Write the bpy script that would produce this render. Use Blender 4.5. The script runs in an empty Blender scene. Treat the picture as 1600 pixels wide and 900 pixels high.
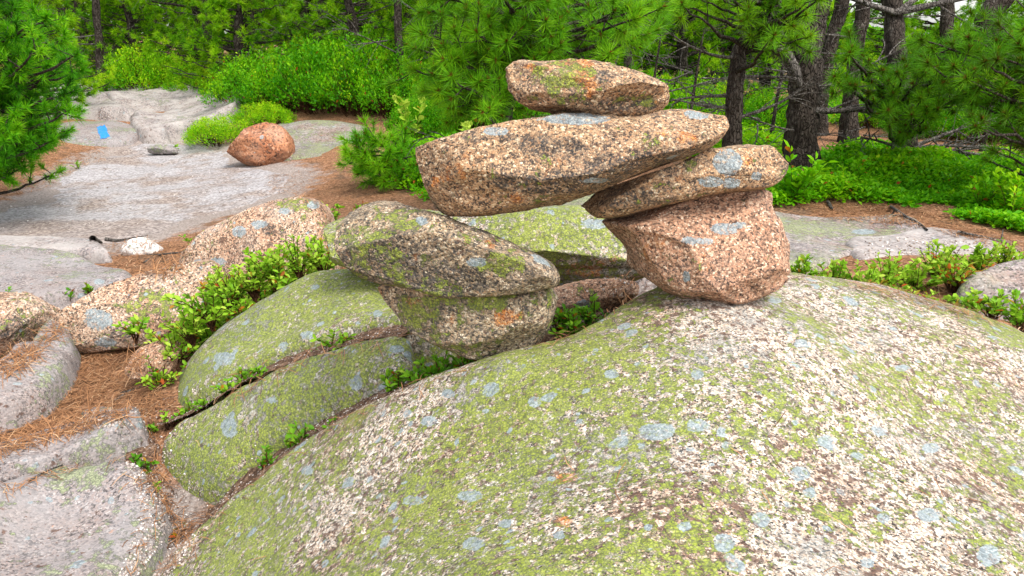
EXPOSURE = 1.42
import bpy, math, random
import numpy as np
from mathutils import Matrix, Vector
rng = np.random.default_rng(7)
random.seed(7)
scene = bpy.context.scene
coll = scene.collection

# ------------------------------------------------------------ camera geometry (photograph pixels, 1600 x 900)
FOC = 1256.0
PITCH = math.radians(18)
CAM = np.array([0.0, 0.0, 1.5])
FW = np.array([0, math.cos(PITCH), -math.sin(PITCH)])
UP = np.array([0, math.sin(PITCH), math.cos(PITCH)])
RT = np.array([1.0, 0, 0])

def ray(px, py):
    return FW + (px - 800) / FOC * RT - (py - 450) / FOC * UP

def W(px, py, Y):
    """world point seen at a photograph pixel at forward distance Y"""
    d = ray(px, py)
    return CAM + d * (Y / d[1])

def pix(P):
    P = np.asarray(P, float) - CAM
    dep = P @ FW
    return 800 + FOC * (P @ RT) / dep, 450 - FOC * (P @ UP) / dep

# ------------------------------------------------------------ noise
def _hash(ix, iy, iz, seed):
    h = (ix * 374761393 + iy * 668265263 + iz * 2147483647 + seed * 974711) & 0xFFFFFFFF
    h = ((h ^ (h >> 13)) * 1274126177) & 0xFFFFFFFF
    h = ((h ^ (h >> 16)) * 2246822519) & 0xFFFFFFFF
    return ((h ^ (h >> 15)) & 0xFFFFFF) / float(0xFFFFFF) * 2 - 1

def vnoise(P, seed=0):
    P = np.asarray(P, float)
    I = np.floor(P).astype(np.int64)
    F = P - I
    F = F * F * F * (F * (F * 6 - 15) + 10)
    r = 0
    for dx in (0, 1):
        for dy in (0, 1):
            for dz in (0, 1):
                w = (F[:, 0] if dx else 1 - F[:, 0]) * (F[:, 1] if dy else 1 - F[:, 1]) * (F[:, 2] if dz else 1 - F[:, 2])
                r = r + w * _hash(I[:, 0] + dx, I[:, 1] + dy, I[:, 2] + dz, seed)
    return r

def fbm(P, scale, octaves=4, gain=0.5, seed=0):
    P = np.asarray(P, float) * scale
    a, s, tot = 1.0, 0, 0
    for k in range(octaves):
        s = s + a * vnoise(P + 17.3 * k, seed + k * 31)
        tot += a
        a *= gain
        P = P * 2.03
    return s / tot

# ------------------------------------------------------------ mesh helpers
def new_mesh(name, V, faces, attrs=None, smooth=True):
    """V (n,3); faces: list of int arrays (m,3) or (m,4); attrs: name -> (n,4) point colours"""
    me = bpy.data.meshes.new(name)
    V = np.asarray(V, np.float32)
    me.vertices.add(len(V))
    me.vertices.foreach_set("co", V.ravel())
    idx = np.concatenate([np.asarray(f, np.int32).ravel() for f in faces])
    counts = np.concatenate([np.full(len(f), np.asarray(f).shape[1], np.int32) for f in faces])
    starts = np.concatenate([[0], np.cumsum(counts)[:-1]]).astype(np.int32)
    me.loops.add(len(idx))
    me.loops.foreach_set("vertex_index", idx)
    me.polygons.add(len(counts))
    me.polygons.foreach_set("loop_start", starts)
    me.polygons.foreach_set("loop_total", counts)
    me.polygons.foreach_set("use_smooth", np.full(len(counts), smooth))
    if attrs:
        for k, a in attrs.items():
            at = me.attributes.new(k, 'FLOAT_COLOR', 'POINT')
            at.data.foreach_set("color", np.asarray(a, np.float32).ravel())
    me.update()
    me.validate()
    return me

def link(name, me, mat=None, parent=None, loc=(0, 0, 0)):
    o = bpy.data.objects.new(name, me)
    coll.objects.link(o)
    o.location = loc
    if me is not None and mat is not None and not me.materials:
        me.materials.append(mat)
    if parent is not None:
        o.parent = parent
    return o

def tag(o, label=None, cat=None, group=None, kind=None):
    if label: o['label'] = label
    if cat: o['category'] = cat
    if group: o['group'] = group
    if kind: o['kind'] = kind
    return o

def root(name, loc, label, cat, group=None, rz=0.0):
    o = bpy.data.objects.new(name, None)
    o.empty_display_size = 0.1
    coll.objects.link(o)
    o.location = loc
    o.rotation_euler = (0, 0, rz)
    return tag(o, label, cat, group)

def copy_tree(o, parent=None):
    c = o.copy()
    coll.objects.link(c)
    if parent is not None:
        c.parent = parent
    for ch in [x for x in o.children]:
        copy_tree(ch, c)
    return c

# ------------------------------------------------------------ thin plate spline height field
class TPS:
    def __init__(s, pts, reg=1e-4):
        p = np.asarray(pts, float)
        s.c = p[:, :2]
        n = len(p)
        K = s._k(s.c, s.c) + reg * np.eye(n)
        Q = np.hstack([np.ones((n, 1)), s.c])
        A = np.zeros((n + 3, n + 3))
        A[:n, :n] = K; A[:n, n:] = Q; A[n:, :n] = Q.T
        b = np.concatenate([p[:, 2], [0, 0, 0]])
        s.w = np.linalg.solve(A, b)
    def _k(s, a, b):
        r2 = ((a[:, None, :] - b[None]) ** 2).sum(-1)
        return 0.5 * r2 * np.log(np.maximum(r2, 1e-12))
    def __call__(s, x, y):
        q = np.stack([np.ravel(x), np.ravel(y)], 1)
        out = np.empty(len(q))
        for i in range(0, len(q), 20000):
            qq = q[i:i + 20000]
            out[i:i + 20000] = s._k(qq, s.c) @ s.w[:-3] + s.w[-3] + qq @ s.w[-2:]
        return out

def sdist(poly, x, y):
    """signed distance to a closed polygon, positive inside"""
    q = np.stack([np.ravel(x), np.ravel(y)], 1)
    d = np.full(len(q), 1e9)
    ins = np.zeros(len(q), bool)
    n = len(poly)
    for i in range(n):
        a, b = poly[i], poly[(i + 1) % n]
        e = b - a
        t = np.clip(((q - a) @ e) / max(e @ e, 1e-12), 0, 1)
        d = np.minimum(d, np.hypot(*(q - a - t[:, None] * e).T))
        c = (a[1] > q[:, 1]) != (b[1] > q[:, 1])
        with np.errstate(divide='ignore', invalid='ignore'):
            xi = (b[0] - a[0]) * (q[:, 1] - a[1]) / (b[1] - a[1] if b[1] != a[1] else 1e-12) + a[0]
        ins ^= c & (q[:, 0] < xi)
    return np.where(ins, d, -d)

def smooth_closed(P, n=6):
    """closed Catmull-Rom through points"""
    P = np.asarray(P, float); m = len(P); out = []
    for i in range(m):
        p0, p1, p2, p3 = P[i - 1], P[i], P[(i + 1) % m], P[(i + 2) % m]
        for k in range(n):
            t = k / n
            out.append(0.5 * (2 * p1 + (p2 - p0) * t + (2 * p0 - 5 * p1 + 4 * p2 - p3) * t * t + (3 * p1 - p0 - 3 * p2 + p3) * t ** 3))
    return np.array(out)

def smooth_open(P, n=6):
    P = np.asarray(P, float)
    Q = np.vstack([2 * P[0] - P[1], P, 2 * P[-1] - P[-2]])
    out = []
    for i in range(1, len(Q) - 2):
        p0, p1, p2, p3 = Q[i - 1], Q[i], Q[i + 1], Q[i + 2]
        for k in range(n):
            t = k / n
            out.append(0.5 * (2 * p1 + (p2 - p0) * t + (2 * p0 - 5 * p1 + 4 * p2 - p3) * t * t + (3 * p1 - p0 - 3 * p2 + p3) * t ** 3))
    out.append(P[-1])
    return np.array(out)

def grid_faces(ny, nx):
    i = np.arange(ny * nx).reshape(ny, nx)
    return np.stack([i[:-1, :-1], i[:-1, 1:], i[1:, 1:], i[1:, :-1]], -1).reshape(-1, 4)
# ------------------------------------------------------------ materials
def srgb(r, g, b, a=1.0):
    f = lambda c: (c / 255 / 12.92) if c / 255 <= 0.04045 else ((c / 255 + 0.055) / 1.055) ** 2.4
    return (f(r), f(g), f(b), a)

class NT:
    def __init__(s, name):
        s.m = bpy.data.materials.new(name)
        s.m.use_nodes = True
        s.t = s.m.node_tree
        s.t.nodes.clear()
        s.out = s.t.nodes.new('ShaderNodeOutputMaterial')
    def n(s, typ, ins=None, **kw):
        nd = s.t.nodes.new(typ)
        for k, v in kw.items():
            setattr(nd, k, v)
        if ins:
            for k, v in ins.items():
                if isinstance(v, bpy.types.NodeSocket):
                    s.t.links.new(v, nd.inputs[k])
                else:
                    nd.inputs[k].default_value = v
        return nd
    def noise(s, co, scale, detail=4, rough=0.55, off=None):
        if off is not None:
            co = s.n('ShaderNodeVectorMath', {0: co, 1: off}, operation='ADD').outputs[0]
        return s.n('ShaderNodeTexNoise', {'Vector': co, 'Scale': scale, 'Detail': detail, 'Roughness': rough}).outputs['Fac']
    def math(s, op, a, b=0.0, c=0.0, clamp=False):
        return s.n('ShaderNodeMath', {0: a, 1: b, 2: c}, operation=op, use_clamp=clamp).outputs[0]
    def ss(s, x, lo, hi, a=0.0, b=1.0):
        return s.n('ShaderNodeMapRange', {'Value': x, 'From Min': lo, 'From Max': hi, 'To Min': a, 'To Max': b}, interpolation_type='SMOOTHSTEP').outputs[0]
    def ramp(s, x, stops, interp='LINEAR'):
        nd = s.n('ShaderNodeValToRGB', {'Fac': x})
        cr = nd.color_ramp
        cr.interpolation = interp
        while len(cr.elements) < len(stops):
            cr.elements.new(0.5)
        for e, (p, c) in zip(cr.elements, stops):
            e.position = p
            e.color = c if len(c) == 4 else (*c, 1)
        return nd.outputs['Color']
    def mix(s, f, a, b, mode='MIX'):
        nd = s.n('ShaderNodeMix', data_type='RGBA', blend_type=mode)
        for i, v in ((0, f), (6, a), (7, b)):
            if isinstance(v, bpy.types.NodeSocket):
                s.t.links.new(v, nd.inputs[i])
            else:
                nd.inputs[i].default_value = v
        return nd.outputs[2]
    def voro(s, co, scale, rnd=1.0, feature='F1'):
        return s.n('ShaderNodeTexVoronoi', {'Vector': co, 'Scale': scale, 'Randomness': rnd}, feature=feature)
    def sep(s, c):
        return s.n('ShaderNodeSeparateColor', {'Color': c}).outputs
    def surf(s, bsdf):
        s.t.links.new(bsdf, s.out.inputs['Surface'])

def granite(name, grains, green=0.5, blue=0.45, brown=0.4, gscale=120.0, greencol=None, weather=0.35, weathercol=None, orange=0.0, black=0.0,
            wlo=0.42, gfreq=24.0, warm=0.45, bump=0.5, blue_scale=12.0, mid=0.0):
    """speckled granite with crusts of lichen. attribute 'patch': R blue, G green, B dark, A orange"""
    t = NT(name)
    co = t.n('ShaderNodeTexCoord').outputs['Object']
    at = t.n('ShaderNodeAttribute', attribute_name='patch')
    ac = t.sep(at.outputs['Color'])
    w = t.n('ShaderNodeTexNoise', {'Vector': co, 'Scale': gscale * 0.55, 'Detail': 2.0}).outputs['Color']
    w = t.n('ShaderNodeVectorMath', {0: w, 1: (0.5, 0.5, 0.5)}, operation='SUBTRACT').outputs[0]
    w = t.n('ShaderNodeVectorMath', {0: w, 3: 1.1 / gscale}, operation='SCALE').outputs[0]
    cw = t.n('ShaderNodeVectorMath', {0: co, 1: w}, operation='ADD').outputs[0]
    v1 = t.voro(cw, gscale)
    r1 = t.sep(v1.outputs['Color'])
    v2 = t.voro(cw, gscale * 0.5)
    r2 = t.sep(v2.outputs['Color'])
    g = t.math('ADD', t.math('MULTIPLY', r1[0], 0.7), t.math('MULTIPLY', r2[1], 0.3))
    base = t.ramp(g, grains, 'LINEAR')
    # weathering: broad pale grey film and broad tint changes
    nb = t.noise(co, 5.0, 5, 0.6, (3.1, 0, 0))
    wm = t.math('MULTIPLY', t.ss(nb, wlo, wlo + 0.26), weather)
    base = t.mix(wm, base, weathercol or srgb(178, 170, 165))
    # brown hollows
    nbr = t.noise(cw, 30.0 * max(1.0, gscale / 140), 5, 0.62, (0, 7.7, 0))
    nlow = t.noise(co, 3.2, 4, 0.6, (6, 3, 5))
    base = t.mix(t.ss(nlow, 0.46, 0.66, 0.0, warm), base, t.mix(1.0, base, srgb(236, 196, 168), 'MULTIPLY'))
    base = t.mix(t.ss(t.noise(co, 4.4, 4, 0.6, (1, 9, 5)), 0.5, 0.7, 0.0, 0.5), base, t.mix(1.0, base, srgb(196, 200, 206), 'MULTIPLY'))
    mbr = t.ss(t.math('ADD', t.math('ADD', nbr, brown * 0.22), t.math('MULTIPLY', t.math('SUBTRACT', nlow, 0.5), 0.3)), 0.62, 0.68)
    base = t.mix(t.math('MULTIPLY', mbr, 0.85), base, t.mix(r1[2], srgb(62, 46, 40), srgb(112, 84, 70)))
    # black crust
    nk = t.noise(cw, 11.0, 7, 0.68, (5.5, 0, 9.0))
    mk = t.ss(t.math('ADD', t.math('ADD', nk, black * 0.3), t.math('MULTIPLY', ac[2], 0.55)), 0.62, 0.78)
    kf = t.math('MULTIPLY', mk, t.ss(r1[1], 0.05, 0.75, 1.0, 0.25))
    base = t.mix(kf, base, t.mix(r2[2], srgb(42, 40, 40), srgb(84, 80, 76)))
    # orange rust
    no = t.noise(cw, 16.0, 5, 0.6, (0, 0, 4.4))
    mo = t.ss(t.math('ADD', t.math('ADD', no, orange * 0.3), t.math('MULTIPLY', at.outputs['Alpha'], 0.45)), 0.66, 0.76)
    base = t.mix(t.math('MULTIPLY', mo, t.ss(r1[1], 0.0, 0.6, 0.9, 0.35)), base, t.mix(r1[0], srgb(150, 78, 30), srgb(228, 150, 70)))
    # green map lichen: small areoles with dark seams, in broad colonies
    ng = t.noise(cw, gfreq, 7, 0.72, (1.3, 8.0, 2.2))
    nG = t.noise(co, 2.3, 3, 0.55, (9.0, 1.0, 0))
    lev = t.math('ADD', t.math('ADD', ng, t.math('MULTIPLY', t.math('SUBTRACT', nG, 0.5), 0.75)), t.math('ADD', (green - 0.5) * 0.42, t.math('MULTIPLY', ac[1], 0.2)))
    mg = t.ss(lev, 0.52, 0.555)
    seam = t.math('MULTIPLY', t.ss(lev, 0.49, 0.52), t.ss(lev, 0.545, 0.575, 1.0, 0.0))
    va = t.voro(cw, gscale * 0.9, 1.0)
    gc = greencol or [(0.0, srgb(74, 82, 54)), (0.3, srgb(106, 117, 50)), (0.6, srgb(142, 154, 54)), (1.0, srgb(172, 177, 94))]
    gmix = t.math('ADD', t.math('MULTIPLY', t.sep(va.outputs['Color'])[0], 0.55), t.math('MULTIPLY', t.noise(co, 9.0, 4, 0.6, (4, 4, 4)), 0.55))
    gcol = t.ramp(t.math('SUBTRACT', gmix, 0.05), gc)
    pits = t.ss(t.noise(cw, 46.0, 5, 0.65, (8, 0, 1)), 0.52, 0.6)
    gcol = t.mix(t.math('MULTIPLY', pits, 0.85), gcol, base)
    ve = t.voro(cw, gscale * 0.5, 1.0, 'DISTANCE_TO_EDGE')
    gcol = t.mix(t.ss(ve.outputs['Distance'], 0.02, 0.16, 0.6, 0.0), gcol, srgb(66, 72, 62))
    base = t.mix(t.math('MULTIPLY', seam, 0.6), base, srgb(52, 54, 50))
    base = t.mix(t.math('MULTIPLY', mg, 0.92), base, gcol)
    # blue-grey round lichens of two sizes
    wl = t.n('ShaderNodeTexNoise', {'Vector': co, 'Scale': 28.0, 'Detail': 3.0}).outputs['Color']
    wl = t.n('ShaderNodeVectorMath', {0: wl, 1: (0.5, 0.5, 0.5)}, operation='SUBTRACT').outputs[0]
    wl = t.n('ShaderNodeVectorMath', {0: wl, 3: 0.035}, operation='SCALE').outputs[0]
    cl = t.n('ShaderNodeVectorMath', {0: co, 1: wl}, operation='ADD').outputs[0]
    bl = None
    for sc, thr in ((blue_scale, 0.62), (blue_scale * 2.3, 0.66)):
        vb = t.voro(cl, sc, 1.0)
        cb = t.sep(vb.outputs['Color'])
        rad = t.ss(cb[0], thr + 0.2 - blue * 0.45, 1.0, 0.0, 0.30)
        m = t.ss(t.math('SUBTRACT', rad, vb.outputs['Distance']), -0.02, 0.03)
        m = t.math('MULTIPLY', m, t.ss(rad, 0.02, 0.08))
        bl = m if bl is None else t.math('MAXIMUM', bl, m)
    nl = t.noise(cl, 48.0, 6, 0.68, (2, 2, 7))
    mp = t.ss(t.math('ADD', t.math('MULTIPLY', ac[0], 1.0), t.math('MULTIPLY', t.math('SUBTRACT', nl, 0.5), 1.15)), 0.43, 0.52)
    bl = t.math('MAXIMUM', bl, mp)
    bl = t.math('MULTIPLY', bl, t.ss(t.noise(cw, 70.0, 5, 0.7), 0.62, 0.5, 0.35, 1.0))
    lc = t.ramp(t.math('ADD', t.math('MULTIPLY', r1[2], 0.4), t.math('MULTIPLY', nl, 0.6)), [(0.15, srgb(84, 94, 100)), (0.45, srgb(126, 138, 142)), (0.8, srgb(172, 180, 180))])
    base = t.mix(t.math('MULTIPLY', bl, 0.9), base, lc)
    # relief
    h = t.math('ADD', t.math('MULTIPLY', v1.outputs['Distance'], -0.55), t.math('MULTIPLY', r1[0], 0.55))
    h = t.math('ADD', h, t.math('MULTIPLY', nbr, -1.6))
    h = t.math('ADD', h, t.math('MULTIPLY', ng, 0.8))
    bp = t.n('ShaderNodeBump', {'Height': h, 'Strength': bump, 'Distance': 0.006})
    b = t.n('ShaderNodeBsdfPrincipled', {'Base Color': base, 'Roughness': 0.88, 'Specular IOR Level': 0.25, 'Normal': bp.outputs[0]})
    t.surf(b.outputs[0])
    return t.m

CREAM = [(0.13, srgb(46, 42, 40)), (0.26, srgb(104, 92, 82)), (0.37, srgb(166, 150, 134)), (0.48, srgb(206, 192, 174)), (0.57, srgb(194, 162, 132)), (0.66, srgb(136, 134, 130)), (0.76, srgb(214, 204, 188)), (0.9, srgb(232, 226, 214))]
TAN = [(0.07, srgb(54, 48, 43)), (0.25, srgb(98, 82, 68)), (0.4, srgb(144, 118, 93)), (0.53, srgb(178, 147, 113)), (0.64, srgb(168, 124, 88)), (0.79, srgb(198, 170, 134)), (0.94, srgb(224, 206, 176))]
GREYTAN = [(0.07, srgb(50, 47, 44)), (0.25, srgb(90, 82, 72)), (0.4, srgb(130, 116, 98)), (0.53, srgb(164, 146, 120)), (0.64, srgb(156, 124, 92)), (0.79, srgb(190, 172, 144)), (0.94, srgb(222, 208, 182))]
PINKTAN = [(0.07, srgb(58, 47, 41)), (0.25, srgb(106, 83, 69)), (0.4, srgb(150, 116, 94)), (0.54, srgb(178, 140, 112)), (0.65, srgb(168, 120, 92)), (0.8, srgb(196, 162, 134)), (0.94, srgb(218, 200, 176))]
SPECK = [(0.12, srgb(54, 48, 44)), (0.28, srgb(106, 90, 78)), (0.43, srgb(162, 136, 114)), (0.55, srgb(190, 162, 136)), (0.66, srgb(176, 130, 100)), (0.8, srgb(200, 180, 156)), (0.95, srgb(222, 210, 192))]
WHITE = [(0.1, srgb(150, 144, 138)), (0.4, srgb(204, 198, 192)), (0.9, srgb(236, 232, 226))]
PINK = [(0.1, srgb(44, 36, 34)), (0.26, srgb(120, 84, 68)), (0.42, srgb(196, 146, 120)), (0.56, srgb(214, 160, 128)), (0.7, srgb(202, 134, 100)), (0.84, srgb(224, 190, 164)), (0.96, srgb(232, 212, 192))]
GREY = [(0.1, srgb(66, 62, 62)), (0.3, srgb(116, 109, 107)), (0.5, srgb(150, 142, 140)), (0.7, srgb(142, 126, 119)), (0.9, srgb(178, 172, 168))]
RUST = [(0.1, srgb(92, 62, 48)), (0.35, srgb(150, 98, 70)), (0.55, srgb(180, 126, 92)), (0.75, srgb(166, 108, 76)), (0.95, srgb(206, 168, 140))]

PALEGREEN = [(0.0, srgb(112, 118, 92)), (0.5, srgb(142, 148, 112)), (1.0, srgb(172, 176, 146))]

M = {}
M['dome'] = granite('lichen_granite', CREAM, green=0.46, blue=0.5, brown=0.42, gscale=260, gfreq=44.0, blue_scale=15.0, weather=0.6, wlo=0.46, weathercol=srgb(132, 136, 134), warm=0.35)
M['slab_green'] = granite('green_lichen_granite', CREAM, green=0.7, gfreq=34.0, blue=0.34, blue_scale=15.0, warm=0.2, wlo=0.38, brown=0.2, gscale=200, weather=0.7, weathercol=srgb(122, 128, 116))
M['cairn_dark'] = granite('crusted_granite', GREYTAN, green=0.34, blue=-0.3, brown=0.12, gscale=225, warm=0.1, black=0.36, orange=0.04, weather=0.15, bump=0.8)
M['cairn_tan'] = granite('tan_granite', TAN, green=0.18, blue=-0.3, brown=0.1, gscale=235, warm=0.12, black=0.22, orange=0.06, weather=0.1, bump=0.8)
M['cairn_pink'] = granite('pink_granite', PINKTAN, green=0.12, blue=-0.3, brown=0.1, gscale=235, warm=0.1, black=0.2, orange=0.04, weather=0.1, bump=0.7)
M['pink_boulder'] = granite('speckled_pink_granite', SPECK, green=0.30, blue=0.1, brown=0.2, gscale=170, weather=0.2, black=0.05)
M['grey_slab'] = granite('worn_grey_granite', GREY, green=0.36, blue=0.02, brown=0.02, gscale=170, weather=0.7, weathercol=srgb(146, 141, 140), bump=0.4, wlo=0.36, warm=0.15, greencol=PALEGREEN)
M['pale_slab'] = granite('pale_granite', GREY, green=0.15, blue=0.0, brown=0.05, gscale=90, weather=0.75, weathercol=srgb(170, 163, 158), bump=0.35, wlo=0.34, warm=0.1, greencol=PALEGREEN)
M['green_slab'] = granite('grey_green_granite', GREY, green=0.5, blue=-0.05, brown=0.1, gscale=120, weather=0.6, weathercol=srgb(150, 150, 130), bump=0.4,
                          greencol=[(0.0, srgb(110, 116, 88)), (0.5, srgb(140, 146, 104)), (1.0, srgb(172, 174, 132))])
M['white_stone'] = granite('white_granite', WHITE, green=0.0, blue=-0.3, brown=-0.2, weather=0.9, weathercol=srgb(206, 200, 194), gscale=90)
M['rust_boulder'] = granite('rusty_granite', RUST, green=0.05, blue=-0.3, brown=0.3, gscale=60, weather=0.5, weathercol=srgb(176, 146, 126), black=0.05)

def ground_mat():
    t = NT('needle_litter')
    co = t.n('ShaderNodeTexCoord').outputs['Object']
    st = t.n('ShaderNodeMapping', {'Vector': co, 'Scale': (1.0, 1.0, 1.0)}).outputs[0]
    n1 = t.noise(st, 3.0, 6, 0.6)
    n2 = t.noise(st, 55.0, 6, 0.7)
    v = t.voro(st, 90.0)
    a = t.ramp(t.math('ADD', t.math('MULTIPLY', n2, 0.7), t.math('MULTIPLY', t.sep(v.outputs['Color'])[0], 0.3)),
               [(0.25, srgb(58, 43, 35)), (0.42, srgb(112, 80, 58)), (0.56, srgb(156, 112, 82)), (0.75, srgb(190, 152, 120))])
    b = t.ramp(n2, [(0.3, srgb(50, 42, 34)), (0.7, srgb(118, 100, 84))])
    base = t.mix(t.ss(n1, 0.54, 0.7, 0.0, 0.7), a, b)
    at = t.n('ShaderNodeAttribute', attribute_name='patch')
    dust = t.ramp(n2, [(0.3, srgb(104, 92, 84)), (0.55, srgb(160, 150, 144)), (0.75, srgb(204, 196, 190))])
    n4 = t.noise(co, 7.0, 6, 0.65, (3, 1, 0))
    base = t.mix(t.ss(t.math('ADD', t.sep(at.outputs['Color'])[0], t.math('SUBTRACT', n4, 0.5)), 0.3, 0.62, 0.0, 0.9), base, dust)
    bp = t.n('ShaderNodeBump', {'Height': n2, 'Strength': 0.8, 'Distance': 0.02})
    t.surf(t.n('ShaderNodeBsdfPrincipled', {'Base Color': base, 'Roughness': 0.95, 'Specular IOR Level': 0.1, 'Normal': bp.outputs[0]}).outputs[0])
    return t.m

def path_mat():
    t = NT('worn_trail_granite')
    co = t.n('ShaderNodeTexCoord').outputs['Object']
    n1 = t.noise(co, 0.9, 5, 0.6)
    n2 = t.noise(co, 38.0, 6, 0.72)
    n3 = t.noise(co, 4.0, 5, 0.6, (4, 1, 2))
    v = t.voro(co, 60.0)
    g = t.math('ADD', t.math('MULTIPLY', n2, 0.65), t.math('MULTIPLY', t.sep(v.outputs['Color'])[0], 0.35))
    a = t.ramp(g, [(0.25, srgb(116, 111, 110)), (0.5, srgb(156, 151, 151)), (0.75, srgb(184, 180, 180))])
    b = t.ramp(g, [(0.25, srgb(86, 75, 70)), (0.5, srgb(136, 122, 114)), (0.75, srgb(178, 165, 156))])
    base = t.mix(t.ss(t.math('ADD', t.math('MULTIPLY', n1, 0.6), t.math('MULTIPLY', n3, 0.4)), 0.47, 0.6), a, b)
    at = t.n('ShaderNodeAttribute', attribute_name='patch')
    base = t.mix(t.math('MULTIPLY', t.ss(t.math('ADD', t.sep(at.outputs['Color'])[2], t.math('MULTIPLY', t.math('SUBTRACT', n3, 0.5), 0.8)), 0.4, 0.7), 0.75), base, b)
    bp = t.n('ShaderNodeBump', {'Height': g, 'Strength': 0.6, 'Distance': 0.012})
    t.surf(t.n('ShaderNodeBsdfPrincipled', {'Base Color': base, 'Roughness': 0.95, 'Specular IOR Level': 0.1, 'Normal': bp.outputs[0]}).outputs[0])
    return t.m

def soil_mat():
    t = NT('crack_soil')
    co = t.n('ShaderNodeTexCoord').outputs['Object']
    n2 = t.noise(co, 70.0, 6, 0.7)
    base = t.ramp(n2, [(0.3, srgb(40, 30, 25)), (0.48, srgb(92, 70, 56)), (0.64, srgb(150, 122, 100))])
    bp = t.n('ShaderNodeBump', {'Height': n2, 'Strength': 0.9, 'Distance': 0.015})
    t.surf(t.n('ShaderNodeBsdfPrincipled', {'Base Color': base, 'Roughness': 0.95, 'Specular IOR Level': 0.1, 'Normal': bp.outputs[0]}).outputs[0])
    return t.m

def leaf_mat(name, stops, trans=0.35, rough=0.5, spec=0.15):
    """tint R picks the colour along the ramp"""
    t = NT(name)
    at = t.n('ShaderNodeAttribute', attribute_name='tint')
    c = t.sep(at.outputs['Color'])
    base = t.ramp(c[0], stops)
    base = t.mix(c[1], base, t.ramp(c[2], [(0.0, srgb(122, 84, 48)), (0.5, srgb(176, 70, 30)), (1.0, srgb(190, 168, 60))]))
    p = t.n('ShaderNodeBsdfPrincipled', {'Base Color': base, 'Roughness': rough, 'Specular IOR Level': spec})
    tr = t.n('ShaderNodeBsdfTranslucent', {'Color': base})
    mx = t.n('ShaderNodeMixShader', {0: trans, 1: p.outputs[0], 2: tr.outputs[0]})
    t.surf(mx.outputs[0])
    return t.m

def bark_mat(name, c0, c1, c2):
    t = NT(name)
    co = t.n('ShaderNodeTexCoord').outputs['Object']
    st = t.n('ShaderNodeMapping', {'Vector': co, 'Scale': (1.0, 1.0, 0.35)}).outputs[0]
    n1 = t.noise(st, 38.0, 6, 0.65)
    wv = t.n('ShaderNodeVectorMath', {0: t.n('ShaderNodeTexNoise', {'Vector': st, 'Scale': 14.0, 'Detail': 4.0}).outputs['Color'], 3: 0.07}, operation='SCALE').outputs[0]
    st2 = t.n('ShaderNodeVectorMath', {0: st, 1: wv}, operation='ADD').outputs[0]
    v = t.voro(st2, 42.0, 1.0, 'DISTANCE_TO_EDGE')
    n2 = t.noise(co, 5.0, 4, 0.6)
    g = t.math('ADD', t.math('MULTIPLY', n1, 0.7), t.math('MULTIPLY', n2, 0.3))
    base = t.ramp(g, [(0.3, c0), (0.52, c1), (0.72, c2)])
    base = t.mix(t.ss(v.outputs['Distance'], 0.0, 0.1, 0.45, 0.0), base, c0)
    h = t.math('ADD', t.math('MULTIPLY', t.ss(v.outputs['Distance'], 0.0, 0.2), 1.0), n1)
    bp = t.n('ShaderNodeBump', {'Height': h, 'Strength': 1.0, 'Distance': 0.02})
    t.surf(t.n('ShaderNodeBsdfPrincipled', {'Base Color': base, 'Roughness': 0.95, 'Specular IOR Level': 0.1, 'Normal': bp.outputs[0]}).outputs[0])
    return t.m

def tint_mat(name, stops, rough=0.9):
    t = NT(name)
    at = t.n('ShaderNodeAttribute', attribute_name='tint')
    base = t.ramp(t.sep(at.outputs['Color'])[0], stops)
    t.surf(t.n('ShaderNodeBsdfPrincipled', {'Base Color': base, 'Roughness': rough, 'Specular IOR Level': 0.2}).outputs[0])
    return t.m

def paint_mat():
    t = NT('blue_blaze_paint')
    co = t.n('ShaderNodeTexCoord').outputs['Object']
    n = t.noise(co, 45.0, 5, 0.65)
    base = t.mix(t.ss(n, 0.56, 0.66, 0.0, 0.7), t.mix(n, srgb(14, 104, 190), srgb(40, 140, 218)), srgb(130, 140, 140))
    t.surf(t.n('ShaderNodeBsdfPrincipled', {'Base Color': base, 'Roughness': 0.7}).outputs[0])
    return t.m

M['ground'] = ground_mat(); M['path'] = path_mat(); M['soil'] = soil_mat(); M['paint'] = paint_mat()
M['bark'] = bark_mat('grey_brown_bark', srgb(30, 26, 23), srgb(74, 66, 59), srgb(126, 119, 111))
M['twig'] = bark_mat('dead_grey_twig', srgb(58, 52, 48), srgb(112, 106, 100), srgb(160, 156, 150))
M['stem'] = bark_mat('brown_stem', srgb(52, 34, 24), srgb(92, 62, 42), srgb(128, 92, 64))
M['needle'] = leaf_mat('pine_needles', [(0.0, srgb(20, 70, 6)), (0.35, srgb(48, 120, 8)), (0.7, srgb(86, 164, 12)), (1.0, srgb(146, 206, 26))], 0.45, 0.5)
M['needle_back'] = leaf_mat('far_pine_needles', [(0.0, srgb(40, 98, 6)), (0.4, srgb(92, 156, 10)), (0.75, srgb(146, 196, 18)), (1.0, srgb(188, 220, 34))], 0.5, 0.55)
M['bush'] = leaf_mat('bush_leaves', [(0.0, srgb(46, 118, 6)), (0.4, srgb(92, 168, 10)), (0.75, srgb(138, 196, 16)), (1.0, srgb(182, 216, 28))], 0.5, 0.5)
M['berry'] = leaf_mat('blueberry_leaves', [(0.0, srgb(48, 104, 18)), (0.4, srgb(98, 154, 28)), (0.75, srgb(142, 184, 42)), (1.0, srgb(184, 208, 78))], 0.4, 0.45)
M['litter'] = tint_mat('dry_needles', [(0.0, srgb(62, 45, 36)), (0.35, srgb(116, 80, 54)), (0.75, srgb(164, 118, 80)), (1.0, srgb(198, 164, 128))])
M['gravel'] = tint_mat('granite_crumbs', [(0.0, srgb(74, 60, 54)), (0.4, srgb(142, 126, 116)), (0.8, srgb(192, 182, 174)), (1.0, srgb(224, 219, 214))])
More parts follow.
